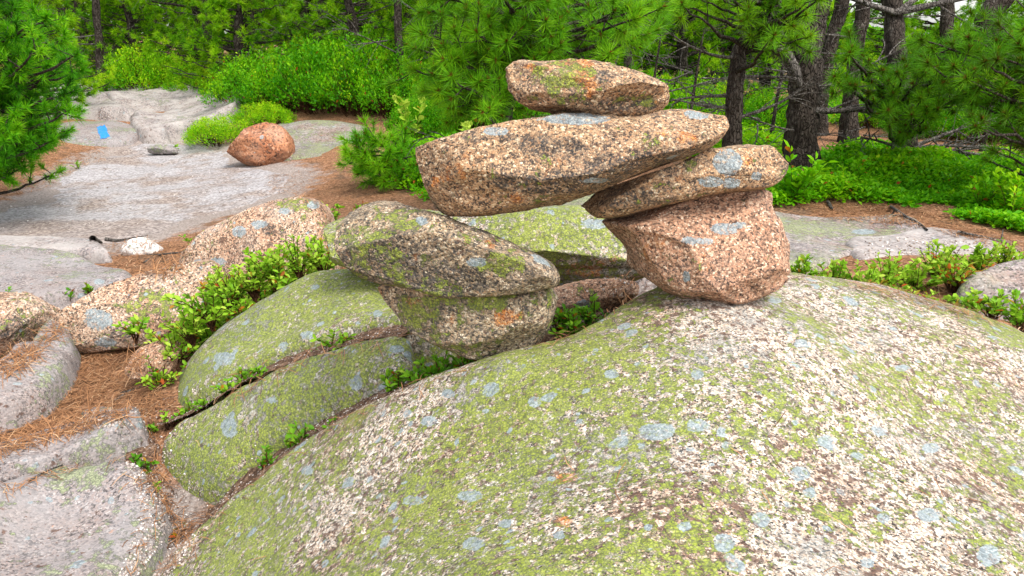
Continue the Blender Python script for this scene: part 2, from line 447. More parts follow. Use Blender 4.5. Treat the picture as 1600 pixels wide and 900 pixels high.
# ------------------------------------------------------------ ground
GP = [(0,350,6.3),(200,350,6.2),(200,300,7.5),(100,300,7.5),(300,280,8.2),(250,240,9.8),(150,250,9.2),(400,300,7.2),(0,290,7.6),(450,270,7.8),
 (600,300,6.3),(540,340,5.2),(650,270,7.0),(170,400,5.0),(250,390,5.1),(60,480,4.0),(0,560,3.3),(180,600,3.0),(100,660,2.7),(200,700,2.5),
 (230,830,2.05),(0,760,2.25),(0,900,1.78),(-300,700,2.4),(-300,400,5),(1300,425,3.4),(1450,432,3.2),(1550,490,2.9),(1600,402,3.8),(1300,348,4.9),
 (1500,352,4.6),(1250,260,6.5),(1400,250,6.8),(1550,280,5.8),(1200,300,5.6),(1000,230,8),(800,230,8),(650,215,9),(450,182,11),(300,160,13),
 (150,158,13),(150,122,16),(0,150,13),(0,220,9.5),(1700,330,5.2),(1900,300,6),(-400,250,9),(280,510,3.5),(330,600,2.75)]
gpts = [tuple(W(*p)) for p in GP]
gpts += [(0.5,1.2,0.1),(0,2.2,0.2),(0,3.1,0.25),(1.2,2.0,0.2),(1.0,3.0,0.35),(2.6,1.5,0.1),(2.8,3.0,0.38),(-1.5,0.5,0.1),(0,-1.5,0.0),(3,-1,0.0),(-3,0,0.05),(-3,2,.15),
         (0,20,0.55),(10,20,0.45),(-10,20,0.7),(-12,8,0.2),(10,8,0.5),(0,26,.6),(-12,26,.8),(12,26,.5),(6,4,.4)]
GT = TPS(gpts, 1e-3)
def ground_z(x, y):
    x = np.ravel(np.asarray(x, float)); y = np.ravel(np.asarray(y, float))
    r = np.hypot(x, y - 8)
    cx = np.where(r > 20, x * 20 / np.maximum(r, 1e-6), x)
    cy = np.where(r > 20, 8 + (y - 8) * 20 / np.maximum(r, 1e-6), y)
    z = GT(cx, cy) - np.minimum(np.maximum(r - 20, 0) * 0.05, 1.6)
    P = np.stack([x, y, 0 * x], 1)
    return z + 0.02 * fbm(P, 2.2, 4, seed=3)
def gz(x, y):
    return float(ground_z([x], [y])[0])

def axis(lo, hi, step, far, n):
    a = np.arange(lo, hi + 1e-6, step)
    g = np.geomspace(step, far, n)
    return np.concatenate([lo - g[::-1], a, hi + g])
PATH = np.array([W(*p)[:2] for p in [(-60,345,6.4),(0,328,6.7),(60,315,7.1),(110,272,8.4),(165,245,9.4),(230,224,10.2),(300,224,10.2),(345,240,9.6),(380,256,8.7),(440,275,7.9),(462,290,7.5),(405,325,6.6),(310,343,6.2),(240,372,5.6),(150,392,5.2),(60,392,5.2),(-60,392,5.2)]])
PATH = smooth_closed(PATH, 5)
xs = axis(-7, 8, 0.045, 290, 34); ys = axis(0.0, 13.5, 0.045, 290, 34)
X, Y = np.meshgrid(xs, ys)
Z = ground_z(X, Y)
V = np.stack([X.ravel(), Y.ravel(), Z], 1)
near = (np.abs(V[:, 0]) < 12) & (V[:, 1] < 16) & (V[:, 1] > 1)
A = np.zeros((len(V), 4)); dd = np.full(len(V), -9.0)
dd[near] = sdist(PATH, V[near, 0], V[near, 1])
A[:, 0] = np.exp(-np.maximum(-dd, 0) / .32)
gp = pix(V)
for px, py, rx, ry, s_ in [(1480,385,160,22,.7),(230,215,70,20,.8),(170,172,60,22,.8),(100,390,170,14,.6),(260,830,70,90,.95),(190,700,60,25,.5)]:
    A[:, 0] = np.maximum(A[:, 0], s_ * near * np.exp(-(((gp[0] - px) / rx) ** 2 + ((gp[1] - py) / ry) ** 2)))
o = link('ground', new_mesh('ground', V, [grid_faces(len(ys), len(xs))], {'patch': A}), M['ground'])
tag(o, 'brown forest floor of fallen pine needles between the granite boulders', 'ground', kind='structure')

# ------------------------------------------------------------ slabs and domes: height field lobes with rounded rims
def patch_attr(V, patches, facing=None):
    A = np.zeros((len(V), 4), np.float32)
    if patches:
        u, v = pix(V)
        for ch, px, py, rx, ry, s in patches:
            d2 = ((u - px) / rx) ** 2 + ((v - py) / ry) ** 2
            val = s * np.exp(-0.7 * d2 ** 1.5)
            if facing is not None:
                val = val * facing
            k = 'RGBA'.index(ch)
            A[:, k] = np.maximum(A[:, k], val)
    return A

LOBES = {}
def lobe(name, outline, inner, label, cat='rock', mat='dome', R=0.05, res=0.012, amp=0.008, nscale=6.0, edge_amp=0.012, depth=0.25, patches=None, lift=0.0, group=None, kind=None, wall=5.0, inset=0.0):
    out = np.array([W(*p) for p in outline])
    inn = np.array([W(*p) for p in inner]) if inner else np.zeros((0, 3))
    f = TPS(np.vstack([out + [0, 0, R * 0.6 + lift], inn]), 2e-4)
    poly = smooth_closed(out[:, :2], 5)
    lo = poly.min(0) - 0.12; hi = poly.max(0) + 0.12
    nx = max(12, int((hi[0] - lo[0]) / res)); ny = max(12, int((hi[1] - lo[1]) / res))
    X, Y = np.meshgrid(np.linspace(lo[0], hi[0], nx), np.linspace(lo[1], hi[1], ny))
    P2 = np.stack([X.ravel(), Y.ravel(), 0 * X.ravel()], 1)
    d = sdist(poly, X, Y) - inset + edge_amp * fbm(P2, 9.0, 4, seed=11)
    z = f(X, Y)
    P3 = np.stack([X.ravel(), Y.ravel(), z], 1)
    z = z + amp * fbm(P3, nscale, 5, 0.5, seed=5)
    k = np.clip(1 - d / R, 0, 1)
    drop = R * (1 - np.sqrt(np.maximum(1 - k * k, 0))) 
    z = z - drop - np.maximum(-d, 0) * wall
    base = min(out[:, 2].min(), z[d > 0].min()) - depth
    z = np.maximum(z, base)
    F = grid_faces(ny, nx)
    keep = (z[F] > base + 1e-6).any(1)
    F = F[keep]
    used = np.zeros(len(z), bool); used[F.ravel()] = True
    rm = np.cumsum(used) - 1
    V = np.stack([X.ravel(), Y.ravel(), z], 1)[used]
    F = rm[F]
    A = patch_attr(V, patches)
    c = np.array([poly[:, 0].mean(), poly[:, 1].mean(), base])
    o = link(name, new_mesh(name, V - c, [F], {'patch': A}), M[mat], loc=tuple(c))
    tag(o, label, cat, group, kind)
    LOBES[name + str(len(LOBES))] = (f, poly)
    return o, f, poly

def surf_on(f, px, py, y0=1.0, y1=6.0):
    """first hit of a pixel ray with a lobe height field"""
    d = ray(px, py)
    ys = np.linspace(y0, y1, 600)
    P = CAM + d[None] * (ys / d[1])[:, None]
    z = f(P[:, 0], P[:, 1])
    i = np.argmax(P[:, 2] <= z)
    return P[i] if (P[:, 2] <= z).any() else None

C_out = [(205,1010,1.64),(238,905,1.85),(282,848,1.94),(340,792,2.0),(415,735,2.03),(480,685,2.05),(560,640,2.02),(640,603,1.97),(760,570,1.95),(870,540,1.93),
 (930,505,2.0),(1000,462,2.12),(1040,458,2.35),(1120,455,2.6),(1235,446,2.75),(1360,466,2.8),(1500,506,2.75),(1620,550,2.6),(1800,640,2.3),(2000,800,1.6),(2000,1100,1.0),(1500,1400,.6),(700,1400,.6),(350,1250,.95)]
C_in = [(780,564,1.82),(700,700,1.6),(900,700,1.45),(1100,600,1.55),(1120,478,1.87),(1230,423,2.35),(1350,442,2.42),(1500,482,2.35),(1600,522,2.25),(1300,600,1.6),(1450,650,1.6),
 (1600,700,1.6),(1600,900,1.15),(1200,900,1.05),(800,900,1.08),(500,850,1.5),(450,800,1.72),(1300,480,2.05),(600,750,1.6)]
C_patches = [('G',620,760,330,200,.35),('G',900,560,160,80,.4),('G',960,900,160,120,.3),('G',1480,620,120,90,.35),('G',1560,720,120,100,.3),
 ('R',1025,675,28.9,13.6,1),('R',1132,848,17.0,14.4,1),('R',1250,740,14.4,11.0,1),('R',835,628,10.2,8.5,1),('R',700,615,10.2,6.8,1),('R',790,818,10.2,7.6,1),('R',645,782,17.0,6.8,1),('R',1190,812,13.6,11.0,1),('R',1545,868,17.0,17.0,1),
 ('R',1265,770,10.2,8.5,1),('R',1450,805,18.7,10.2,1),('R',1380,810,10.2,7.6,1),('R',1290,688,11.9,7.6,1),('R',1455,700,13.6,7.6,1),('R',1090,665,17.0,10.2,1),('R',670,658,13.6,7.6,1),('R',480,735,10.2,6.8,1),('R',1070,822,10.2,7.6,1),
 ('R',1355,880,11.9,7.6,1),('R',955,585,11.9,6.8,1),('R',1090,585,10.2,7.6,1),('R',1210,470,10.2,4.2,1),('R',740,850,17.0,10.2,1),('R',1410,575,11.9,5.1,1),('R',735,775,20.4,8.5,1),
 ('A',880,815,18,10,.9),('A',880,745,26,12,.7)]
_, fC, pC = lobe('granite_boulder', C_out, C_in, 'large rounded granite boulder speckled pink and green with lichen, carrying the stone cairn', 'boulder', 'dome', R=0.05, res=0.009, amp=0.026, nscale=3.2, depth=0.4, inset=.026, patches=C_patches)

B_out = [(242,700,2.43),(258,672,2.47),(300,641,2.5),(400,588,2.42),(500,548,2.36),(590,525,2.31),(650,522,2.26),(660,560,2.15),(645,588,2.04),(560,628,2.09),(470,682,2.13),(400,733,2.13),(340,783,2.12),(305,800,2.16),(265,785,2.25),(244,745,2.36)]
B_in = [(450,602,2.25),(350,675,2.27),(300,680,2.36),(550,560,2.2),(290,735,2.27)]
_, fB, pB = lobe('granite_boulder', B_out, B_in, 'long mossy green granite boulder wedged between two cracks', 'boulder', 'slab_green', R=0.055, res=0.008, amp=0.022, nscale=4, depth=0.3, inset=.024,
    patches=[('R',358,668,12.8,15.3,1),('R',556,598,10.2,10.2,1),('G',540,580,25,12,.6),('R',620,545,11.9,6.0,1),('G',350,720,90,60,.5),('R',425,625,8.5,5.1,1)])

A_out = [(258,645,2.75),(318,628,2.55),(398,580,2.52),(480,549,2.47),(560,525,2.42),(625,512,2.37),(690,505,2.45),(705,478,2.85),(650,452,3.2),(520,460,3.3),(420,500,3.3),(330,560,3.25),(262,605,3.1)]
A_in = [(264,622,2.85),(300,562,2.87),(350,511,2.92),(420,461,2.96),(500,432,2.96),(560,421,2.96),(640,430,2.92),(450,520,2.65),(550,470,2.65)]
_, fA, pA = lobe('granite_boulder', A_out, A_in, 'sloping green granite boulder behind the upper crack, with leafy shrubs along its far edge', 'boulder', 'slab_green', R=0.05, res=0.009, amp=0.024, nscale=4, depth=0.35, inset=.02,
    patches=[('R',480,524,10.2,6.8,1),('R',443,540,7.6,6.0,1),('R',350,560,17.0,10.2,1),('G',560,460,90,50,.4),('R',590,490,7.6,5.1,1)])

lobe('flat_rock', [(600,365,3.6),(720,337,4.4),(850,320,4.6),(930,304,4.8),(1060,312,4.8),(1200,335,4.7),(1300,345,4.6),(1400,340,4.6),(1445,357,4.4),(1400,384,4.0),(1330,407,3.6),(1240,427,3.3),(1100,430,3.2),(900,430,3.2),(700,420,3.2)],
     [(800,335,4.2),(1200,345,4.3),(1300,380,3.9)], 'broad grey green granite slab lying flat behind the cairn', 'rock', 'green_slab', R=0.06, res=0.02, amp=0.02, nscale=3,
     patches=[('G',850,330,90,25,.4),('R',1350,362,18.7,4.2,1)])
lobe('flat_rock', [(1325,376,4.05),(1390,372,4.1),(1445,358,4.35),(1500,366,4.2),(1560,382,4.0),(1595,398,3.8),(1550,407,3.7),(1450,404,3.65),(1340,407,3.5)], [], 'flat pinkish gravelly slab beyond the red tipped shrubs', 'rock', 'pale_slab', R=0.04, res=0.02, amp=0.01)
lobe('granite_boulder', [(1492,472,2.95),(1508,446,3.0),(1550,424,3.1),(1620,416,3.12),(1700,430,3.0),(1700,490,2.8),(1600,488,2.85),(1530,483,2.9)], [(1570,432,2.98),(1600,445,2.9)], 'low grey rock among the shrubs at the edge of the clearing', 'rock', 'green_slab', R=0.08, res=0.012, lift=.03)
# left hand rocks beside the trail
lobe('flat_rock', [(-40,394,4.9),(60,397,4.85),(130,408,4.7),(200,432,4.4),(205,447,4.2),(170,457,4.1),(100,472,3.9),(0,480,3.85),(-60,480,3.9)], [(80,428,4.25),(20,420,4.3),(120,418,4.5)], 'broad low grey slab beside the trail, leaf sprigs along its front', 'rock', 'grey_slab', R=0.06, res=0.014, lift=.02, patches=[('R',155,440,8.5,4.2,1)])
lobe('flat_rock', [(-40,380,5.3),(60,383,5.3),(140,385,5.25),(165,396,5.0),(172,407,4.8),(120,406,4.85),(0,400,4.9),(-40,400,4.9)], [], 'thin pale slab with a crack along its front, next to the small white stone', 'rock', 'pale_slab', R=0.05, res=0.014, lift=.04)
lobe('flat_rock', [(92,500,3.6),(112,530,3.3),(113,570,3.1),(95,602,2.92),(70,628,2.78),(30,642,2.68),(0,650,2.63),(-60,662,2.6),(-60,600,2.8),(0,574,2.9),(30,547,3.05),(70,516,3.35)], [(45,575,2.9),(85,545,3.15)], 'pinkish wedge shaped slab pointing up between two boulders', 'rock', 'grey_slab', R=0.06, res=0.011, lift=.03)
lobe('flat_rock', [(-50,772,2.15),(0,764,2.2),(60,746,2.25),(140,712,2.35),(215,680,2.45),(232,657,2.5),(225,645,2.6),(150,657,2.6),(80,677,2.55),(0,707,2.45),(-50,722,2.4)], [(100,700,2.42)], 'narrow grey slab running along the needle litter above the lowest slab', 'rock', 'grey_slab', R=0.05, res=0.01, lift=.05, inset=.03, amp=.014, patches=[('G',60,730,60,14,.5)])
lobe('flat_rock', [(-80,790,1.95),(0,764,2.12),(60,742,2.2),(140,724,2.25),(195,716,2.25),(240,725,2.2),(275,775,2.08),(275,830,1.97),(250,885,1.82),(215,960,1.66),(150,1100,1.4),(-200,1100,1.35)], [(100,800,2.0),(100,900,1.7),(60,850,1.85)], 'large flat grey granite slab with faint lichen, ringed by gravel', 'rock', 'grey_slab', R=0.11, nscale=3, amp=.016, inset=.03, res=0.009, lift=.02,
     patches=[('G',60,850,120,90,.35),('G',120,740,60,12,.4)])
lobe('rock_dome', [(435,260,8.5),(530,262,8.4),(610,250,8.6),(665,228,9.2),(620,218,10.4),(540,208,10.8),(450,203,10.9),(420,215,10.0),(420,245,9.0)], [(470,189,9.9),(530,192,9.9),(590,207,9.7),(500,225,9.1)], 'smooth grey green rock dome beside the rusty boulder', 'rock', 'green_slab', R=0.1, lift=.05, res=0.03, amp=0.02, nscale=2)
lobe('rock_ledge', [(210,192,11.2),(225,212,10.5),(265,217,10.3),(310,207,10.6),(370,182,11.2),(386,162,12.0),(340,152,13.0),(250,147,14),(160,143,14.5),(145,146,13.7),(172,165,12.6)], [(160,139,13.6),(250,140,13.2),(330,148,12.6),(300,182,11.3),(220,180,11.8)], 'pale sloping ledge in front of the bright green bush', 'rock', 'pale_slab', R=0.07, lift=.13, res=0.03, amp=0.05, nscale=2.6, patches=[('G',320,190,50,14,.7)])
lobe('rock_ledge', [(50,192,11.3),(130,190,11.3),(180,188,11.3),(203,184,11.4),(162,157,12.8),(135,145,13.6),(60,152,13.5),(30,172,12.5)], [(120,150,13.0),(120,170,12.2)], 'flat pale ledge behind the rock with the blue paint mark', 'rock', 'pale_slab', R=0.07, res=0.03, amp=0.04, nscale=2.6, lift=.14)
o_blz, fZ, pZ = lobe('granite_boulder', [(88,230,9.85),(150,232,9.8),(208,222,10.1),(214,200,10.8),(130,193,11.1),(82,200,10.8)], [(150,212,10.0),(150,196,10.45),(190,205,10.3),(110,205,10.2)], 'grey rock bearing a painted blue trail blaze', 'rock', 'grey_slab', R=0.08, res=0.02, amp=0.02, nscale=3)
lobe('rock_ledge', [(128,137,14.8),(185,134,14.8),(182,117,16),(150,112,16.5),(126,120,16)], [(155,114,15.6)], 'farthest pale ledge showing between pine and bush', 'rock', 'pale_slab', R=0.1, res=0.04, lift=.05)
lobe('flat_rock', [(205,197,10.9),(245,199,10.8),(262,217,10.2),(225,219,10.2)], [], 'small white flat stone step between the ledge and the blazed rock', 'rock', 'pale_slab', R=0.05, res=0.03, lift=.1)

# blue paint mark on its rock: a thin skin following the face
def skin(fsurf, poly_px, mat, name, parent, eps=0.006, n=14):
    poly = np.array(poly_px, float)
    a, b, c, d = poly
    V = []
    for i in range(n):
        for j in range(n):
            s, t = j / (n - 1), i / (n - 1)
            p = (a * (1 - s) + b * s) * (1 - t) + (d * (1 - s) + c * s) * t
            p = p + 1.0 * np.array([math.sin(9 * t + 3 * s), math.cos(7 * s)]) * (1 if (i in (0, n - 1) or j in (0, n - 1)) else 0)
            q = surf_on(fsurf, p[0], p[1], 9.0, 12.0)
            V.append(q)
    V = np.array(V)
    V[:, 2] += 0.012 * 0
    return V
BL = np.array([(151,199),(164,196),(171,214),(158,218)])
dg = bpy.context.evaluated_depsgraph_get()
def cast_px(obj, px, py):
    d = Vector(ray(px, py)); d.normalize()
    dep = bpy.context.evaluated_depsgraph_get()
    mw = obj.matrix_world.inverted() if obj.matrix_world != Matrix() else Matrix.Translation(-obj.location)
    mw = Matrix.Translation(-obj.location)
    ok, loc, nor, _ = obj.ray_cast(mw @ Vector(CAM), d)
    return (np.array(obj.location) + np.array(loc), np.array(nor)) if ok else None
def decal(obj, quad, n=12, eps=0.006):
    V = []
    for i in range(n):
        for j in range(n):
            s, t = j / (n - 1), i / (n - 1)
            p = (quad[0] * (1 - s) + quad[1] * s) * (1 - t) + (quad[3] * (1 - s) + quad[2] * s) * t
            e = 0.7 if (i in (0, n - 1) or j in (0, n - 1)) else 0.0
            p = p + e * np.array([math.sin(11 * t + 4 * s), math.cos(9 * s + 2 * t)])
            h = cast_px(obj, p[0], p[1])
            V.append(h[0] + h[1] * eps if h else V[-1])
    return np.array(V)
Vb = decal(o_blz, BL)
nf = 12 * 12
rim = Vb - np.array([0, -0.02, 0])
b = link('trail_blaze', new_mesh('trail_blaze', Vb - np.array(o_blz.location), [grid_faces(12, 12)]), M['paint'], parent=o_blz)
b['label'] = 'bright blue painted trail mark'

# trail: worn pale granite sheet melting into the litter
lo = PATH.min(0) - .4; hi = PATH.max(0) + .4
nx, ny = int((hi[0] - lo[0]) / .03), int((hi[1] - lo[1]) / .03)
X, Y = np.meshgrid(np.linspace(lo[0], hi[0], nx), np.linspace(lo[1], hi[1], ny))
P2 = np.stack([X.ravel(), Y.ravel(), 0 * X.ravel()], 1)
d = sdist(PATH, X, Y) + 0.22 * fbm(P2, 2.2, 6, .68, seed=21)
Zp = ground_z(X, Y) + np.clip(d * 0.12, -0.05, 0.03) + 0.012 * fbm(P2, 3.0, 5, seed=8) - 0.004
V = np.stack([X.ravel(), Y.ravel(), Zp], 1)
F = grid_faces(ny, nx); F = F[(d[F] > -0.25).any(1)]
A = patch_attr(V, [('B',120,368,300,26,1.0),('B',300,262,120,12,.25),('B',60,352,100,8,.5)])
o = link('path', new_mesh('path', V, [F], {'patch': A}), M['path'])
tag(o, 'worn pale grey granite trail curving away between the rocks', 'path', kind='structure')

# ------------------------------------------------------------ free stones: closed bodies with the outline's silhouette and real depth
def cube_sphere(n):
    t = np.tan(np.linspace(-math.pi / 4, math.pi / 4, n + 1))
    A, B = np.meshgrid(t, t)
    one = np.ones_like(A)
    Vs, Fs = [], []
    for k, (p, q, r) in enumerate([(A, B, one), (B, A, -one), (one, A, B), (-one, B, A), (B, one, A), (A, -one, B)]):
        V = np.stack([p.ravel(), q.ravel(), r.ravel()], 1)
        Fs.append(grid_faces(n + 1, n + 1) + k * (n + 1) ** 2)
        Vs.append(V)
    V = np.vstack(Vs); F = np.vstack(Fs)
    V /= np.linalg.norm(V, axis=1)[:, None]
    key = np.round(V, 6)
    _, first, inv = np.unique(key, axis=0, return_index=True, return_inverse=True)
    inv = np.ravel(inv)
    V = V[first]; F = inv[F]
    # outward winding
    n_ = np.cross(V[F[:, 1]] - V[F[:, 0]], V[F[:, 2]] - V[F[:, 0]])
    c = V[F].mean(1)
    fl = (n_ * c).sum(1) < 0
    F[fl] = F[fl][:, ::-1]
    return V, F

def unit_(v):
    return v / np.linalg.norm(v)

def stone(name, outline, Y, thick, label, mat, cat='stone', n=80, ex=0.6, ez=None, lean=0.0, twist=0.0, cuts=(), amp=0.012, fine=0.006, seed=1, patches=None, group=None, center=None, facets=5, chips=26, grow=1.0):
    P = smooth_closed(np.array(outline, float), 4)
    c = np.array(center, float) if center is not None else np.array([P[:, 0].mean(), P[:, 1].mean()])
    C = W(c[0], c[1], Y)
    dep = (C - CAM) @ FW
    S, F = cube_sphere(n)
    u, v, w = S[:, 0], S[:, 1], S[:, 2]            # right, up, towards camera
    th = np.arctan2(v, u)
    # radius of the outline along each angle
    Q = (P - c) * [1, -1] * dep / FOC
    ang = np.linspace(-math.pi, math.pi, 721)
    rad = np.zeros(721)
    a, b2 = Q, np.roll(Q, -1, 0)
    for i, g in enumerate(ang):
        e = np.array([math.cos(g), math.sin(g)])
        den = e[0] * (b2 - a)[:, 1] - e[1] * (b2 - a)[:, 0]
        with np.errstate(divide='ignore', invalid='ignore'):
            tt = (a[:, 0] * (b2 - a)[:, 1] - a[:, 1] * (b2 - a)[:, 0]) / den
            ss_ = (a[:, 0] * e[1] - a[:, 1] * e[0]) / den
        ok = (ss_ >= -1e-9) & (ss_ <= 1 + 1e-9) & (tt > 0) & np.isfinite(tt)
        rad[i] = tt[ok].max() if ok.any() else rad[i - 1]
    r = np.interp(th, ang, rad) * grow
    s = np.hypot(u, v)
    pl = s ** ex
    dz = np.sign(w) * np.abs(w) ** (ez or ex) * thick
    x = r * pl * np.cos(th); y = r * pl * np.sin(th)
    hgt = max(1e-3, np.abs(y).max())
    dz = dz - lean * y - twist * x
    L = np.stack([x, y, dz], 1)
    size = np.array([np.abs(x).max(), hgt, thick])
    # worn planar facets on the near and far side
    rr = np.random.default_rng(seed)
    allcuts = list(cuts)
    for k in range(facets):
        allcuts.append((rr.normal(0, .45), rr.normal(0, .5), 1.0 if k % 2 == 0 else -1.0, rr.uniform(.66, .84)))
    for nx_, ny_, nz_, h in allcuts:
        nn = np.array([nx_, ny_, nz_]) / size
        nn /= np.linalg.norm(nn)
        dd = L @ nn
        lim = dd.max() * h
        over = np.maximum(dd - lim, 0)
        L = L - (over * 0.94 * np.clip(np.abs(w) * 3.2, 0, 1))[:, None] * nn
    for k in range(chips):
        nn = unit_(rr.normal(size=3)) / size
        nn /= np.linalg.norm(nn)
        dd = L @ nn
        over = np.maximum(dd - dd.max() * rr.uniform(.84, .955), 0)
        L = L - (over * 0.97)[:, None] * nn
    # keep the stone's outline: bring the chipped rim back to the traced radius
    nb_ = 150
    th2 = np.arctan2(L[:, 1], L[:, 0]); rad2 = np.hypot(L[:, 0], L[:, 1])
    bi = ((th2 + math.pi) / (2 * math.pi) * nb_).astype(int) % nb_
    mx = np.zeros(nb_); np.maximum.at(mx, bi, rad2)
    bc = (np.arange(nb_) + .5) / nb_ * 2 * math.pi - math.pi
    tg = np.interp(bc, ang, rad)
    mx = np.where(mx > 0, mx, tg)
    ra = np.clip(tg / mx, .9, 1.3)
    ra = (np.roll(ra, 1) + ra + np.roll(ra, -1)) / 3
    f_ = np.interp(th2, np.r_[bc[-1] - 2 * math.pi, bc, bc[0] + 2 * math.pi], np.r_[ra[-1], ra, ra[0]])
    L[:, :2] *= f_[:, None]
    nrm = S
    sc = float(size.max())
    L = L + nrm * (amp * sc * fbm(L, 1.6 / sc, 3, seed=seed) + fine * (fbm(L, 14.0, 5, 0.6, seed=seed + 9) + .8 * fbm(L, 45.0, 3, 0.6, seed=seed + 19)))[:, None]
    Vw = C + L[:, :1] * RT + L[:, 1:2] * UP - L[:, 2:3] * FW
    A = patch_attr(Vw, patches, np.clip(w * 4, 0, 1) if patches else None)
    base = np.array([C[0], C[1], Vw[:, 2].min()])
    o = link(name, new_mesh(name, Vw - base, [F], {'patch': A}), M[mat], loc=tuple(base))
    return tag(o, label, cat, group)

# the cairn
stone('cairn_stone', [(597,445),(640,430),(720,440),(800,445),(862,445),(869,478),(858,515),(832,548),(800,560),(740,560),(690,542),(650,522),(625,498),(603,470)], 1.97, 0.15,
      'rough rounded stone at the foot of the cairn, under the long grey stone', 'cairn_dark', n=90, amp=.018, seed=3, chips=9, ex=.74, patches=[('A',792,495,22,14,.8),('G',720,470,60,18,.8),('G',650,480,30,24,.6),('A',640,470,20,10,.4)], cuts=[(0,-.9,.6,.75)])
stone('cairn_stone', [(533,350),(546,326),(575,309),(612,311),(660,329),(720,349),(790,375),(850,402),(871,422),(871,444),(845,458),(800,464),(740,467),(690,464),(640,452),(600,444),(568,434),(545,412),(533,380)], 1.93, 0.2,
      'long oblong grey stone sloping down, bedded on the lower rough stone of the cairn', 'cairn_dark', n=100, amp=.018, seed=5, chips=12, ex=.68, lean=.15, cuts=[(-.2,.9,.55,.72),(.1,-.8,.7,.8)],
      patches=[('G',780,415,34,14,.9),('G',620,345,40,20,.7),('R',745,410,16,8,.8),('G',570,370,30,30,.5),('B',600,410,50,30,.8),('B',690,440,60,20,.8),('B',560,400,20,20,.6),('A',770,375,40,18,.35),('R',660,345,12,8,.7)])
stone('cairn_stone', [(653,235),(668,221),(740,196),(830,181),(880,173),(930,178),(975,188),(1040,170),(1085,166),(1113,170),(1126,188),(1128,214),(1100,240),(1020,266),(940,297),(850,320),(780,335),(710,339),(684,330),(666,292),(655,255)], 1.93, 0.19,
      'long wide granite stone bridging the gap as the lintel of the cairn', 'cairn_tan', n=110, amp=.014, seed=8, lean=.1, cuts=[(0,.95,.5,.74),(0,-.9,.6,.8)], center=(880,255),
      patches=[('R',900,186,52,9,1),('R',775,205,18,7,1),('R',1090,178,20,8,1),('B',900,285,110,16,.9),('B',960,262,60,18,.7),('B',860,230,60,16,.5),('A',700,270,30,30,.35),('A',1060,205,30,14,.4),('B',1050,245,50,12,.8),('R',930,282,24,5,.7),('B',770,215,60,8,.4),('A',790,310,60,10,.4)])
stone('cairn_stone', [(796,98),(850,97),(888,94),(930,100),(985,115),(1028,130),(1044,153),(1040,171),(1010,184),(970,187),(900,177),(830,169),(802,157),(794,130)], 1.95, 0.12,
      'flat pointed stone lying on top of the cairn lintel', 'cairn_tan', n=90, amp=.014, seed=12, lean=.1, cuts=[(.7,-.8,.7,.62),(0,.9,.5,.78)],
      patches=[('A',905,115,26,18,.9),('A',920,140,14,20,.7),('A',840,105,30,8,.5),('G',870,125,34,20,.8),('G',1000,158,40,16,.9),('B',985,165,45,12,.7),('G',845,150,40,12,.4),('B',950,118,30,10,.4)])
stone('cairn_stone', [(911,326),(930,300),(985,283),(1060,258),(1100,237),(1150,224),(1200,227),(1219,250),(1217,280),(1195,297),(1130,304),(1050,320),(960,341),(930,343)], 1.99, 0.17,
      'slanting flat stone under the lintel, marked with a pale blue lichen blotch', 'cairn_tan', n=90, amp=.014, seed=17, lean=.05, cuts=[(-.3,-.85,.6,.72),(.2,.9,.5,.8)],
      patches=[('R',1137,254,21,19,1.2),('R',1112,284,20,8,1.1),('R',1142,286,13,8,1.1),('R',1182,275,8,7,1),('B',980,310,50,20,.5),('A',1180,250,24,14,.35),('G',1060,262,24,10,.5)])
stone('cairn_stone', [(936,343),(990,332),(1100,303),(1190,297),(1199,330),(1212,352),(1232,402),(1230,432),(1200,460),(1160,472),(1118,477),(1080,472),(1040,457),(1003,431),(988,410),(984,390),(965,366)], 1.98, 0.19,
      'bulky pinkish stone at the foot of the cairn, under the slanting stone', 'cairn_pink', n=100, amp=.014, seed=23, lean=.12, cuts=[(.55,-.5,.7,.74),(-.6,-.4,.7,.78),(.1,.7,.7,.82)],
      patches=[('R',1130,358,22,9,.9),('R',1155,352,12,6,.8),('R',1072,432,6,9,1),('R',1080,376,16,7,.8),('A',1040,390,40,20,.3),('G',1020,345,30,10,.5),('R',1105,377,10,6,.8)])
# rocks in the gap behind
stone('boulder', [(512,342),(560,328),(640,322),(730,338),(790,335),(850,326),(930,320),(985,335),(1015,360),(1012,420),(990,447),(930,452),(870,449),(780,452),(700,452),(600,440),(540,425),(520,395)], 2.85, 0.3,
      'mossy green topped boulder seen through the gap of the cairn, brown underneath', 'slab_green', 'boulder', n=90, ex=.6, lean=.35, seed=31, amp=.02, cuts=[(0,-.9,.8,.6)], patches=[('G',850,370,120,30,.5),('R',930,350,24,8,.9),('A',920,420,60,18,.5),('B',900,440,90,20,.5)])
stone('boulder', [(862,455),(880,445),(930,436),(985,438),(1000,450),(985,470),(940,490),(900,505),(866,500),(855,480)], 2.3, 0.12,
      'small reddish rock lying in the gap between the two feet of the cairn', 'cairn_pink', 'rock', n=60, seed=33, lean=.2, patches=[('R',912,478,12,10,1)])
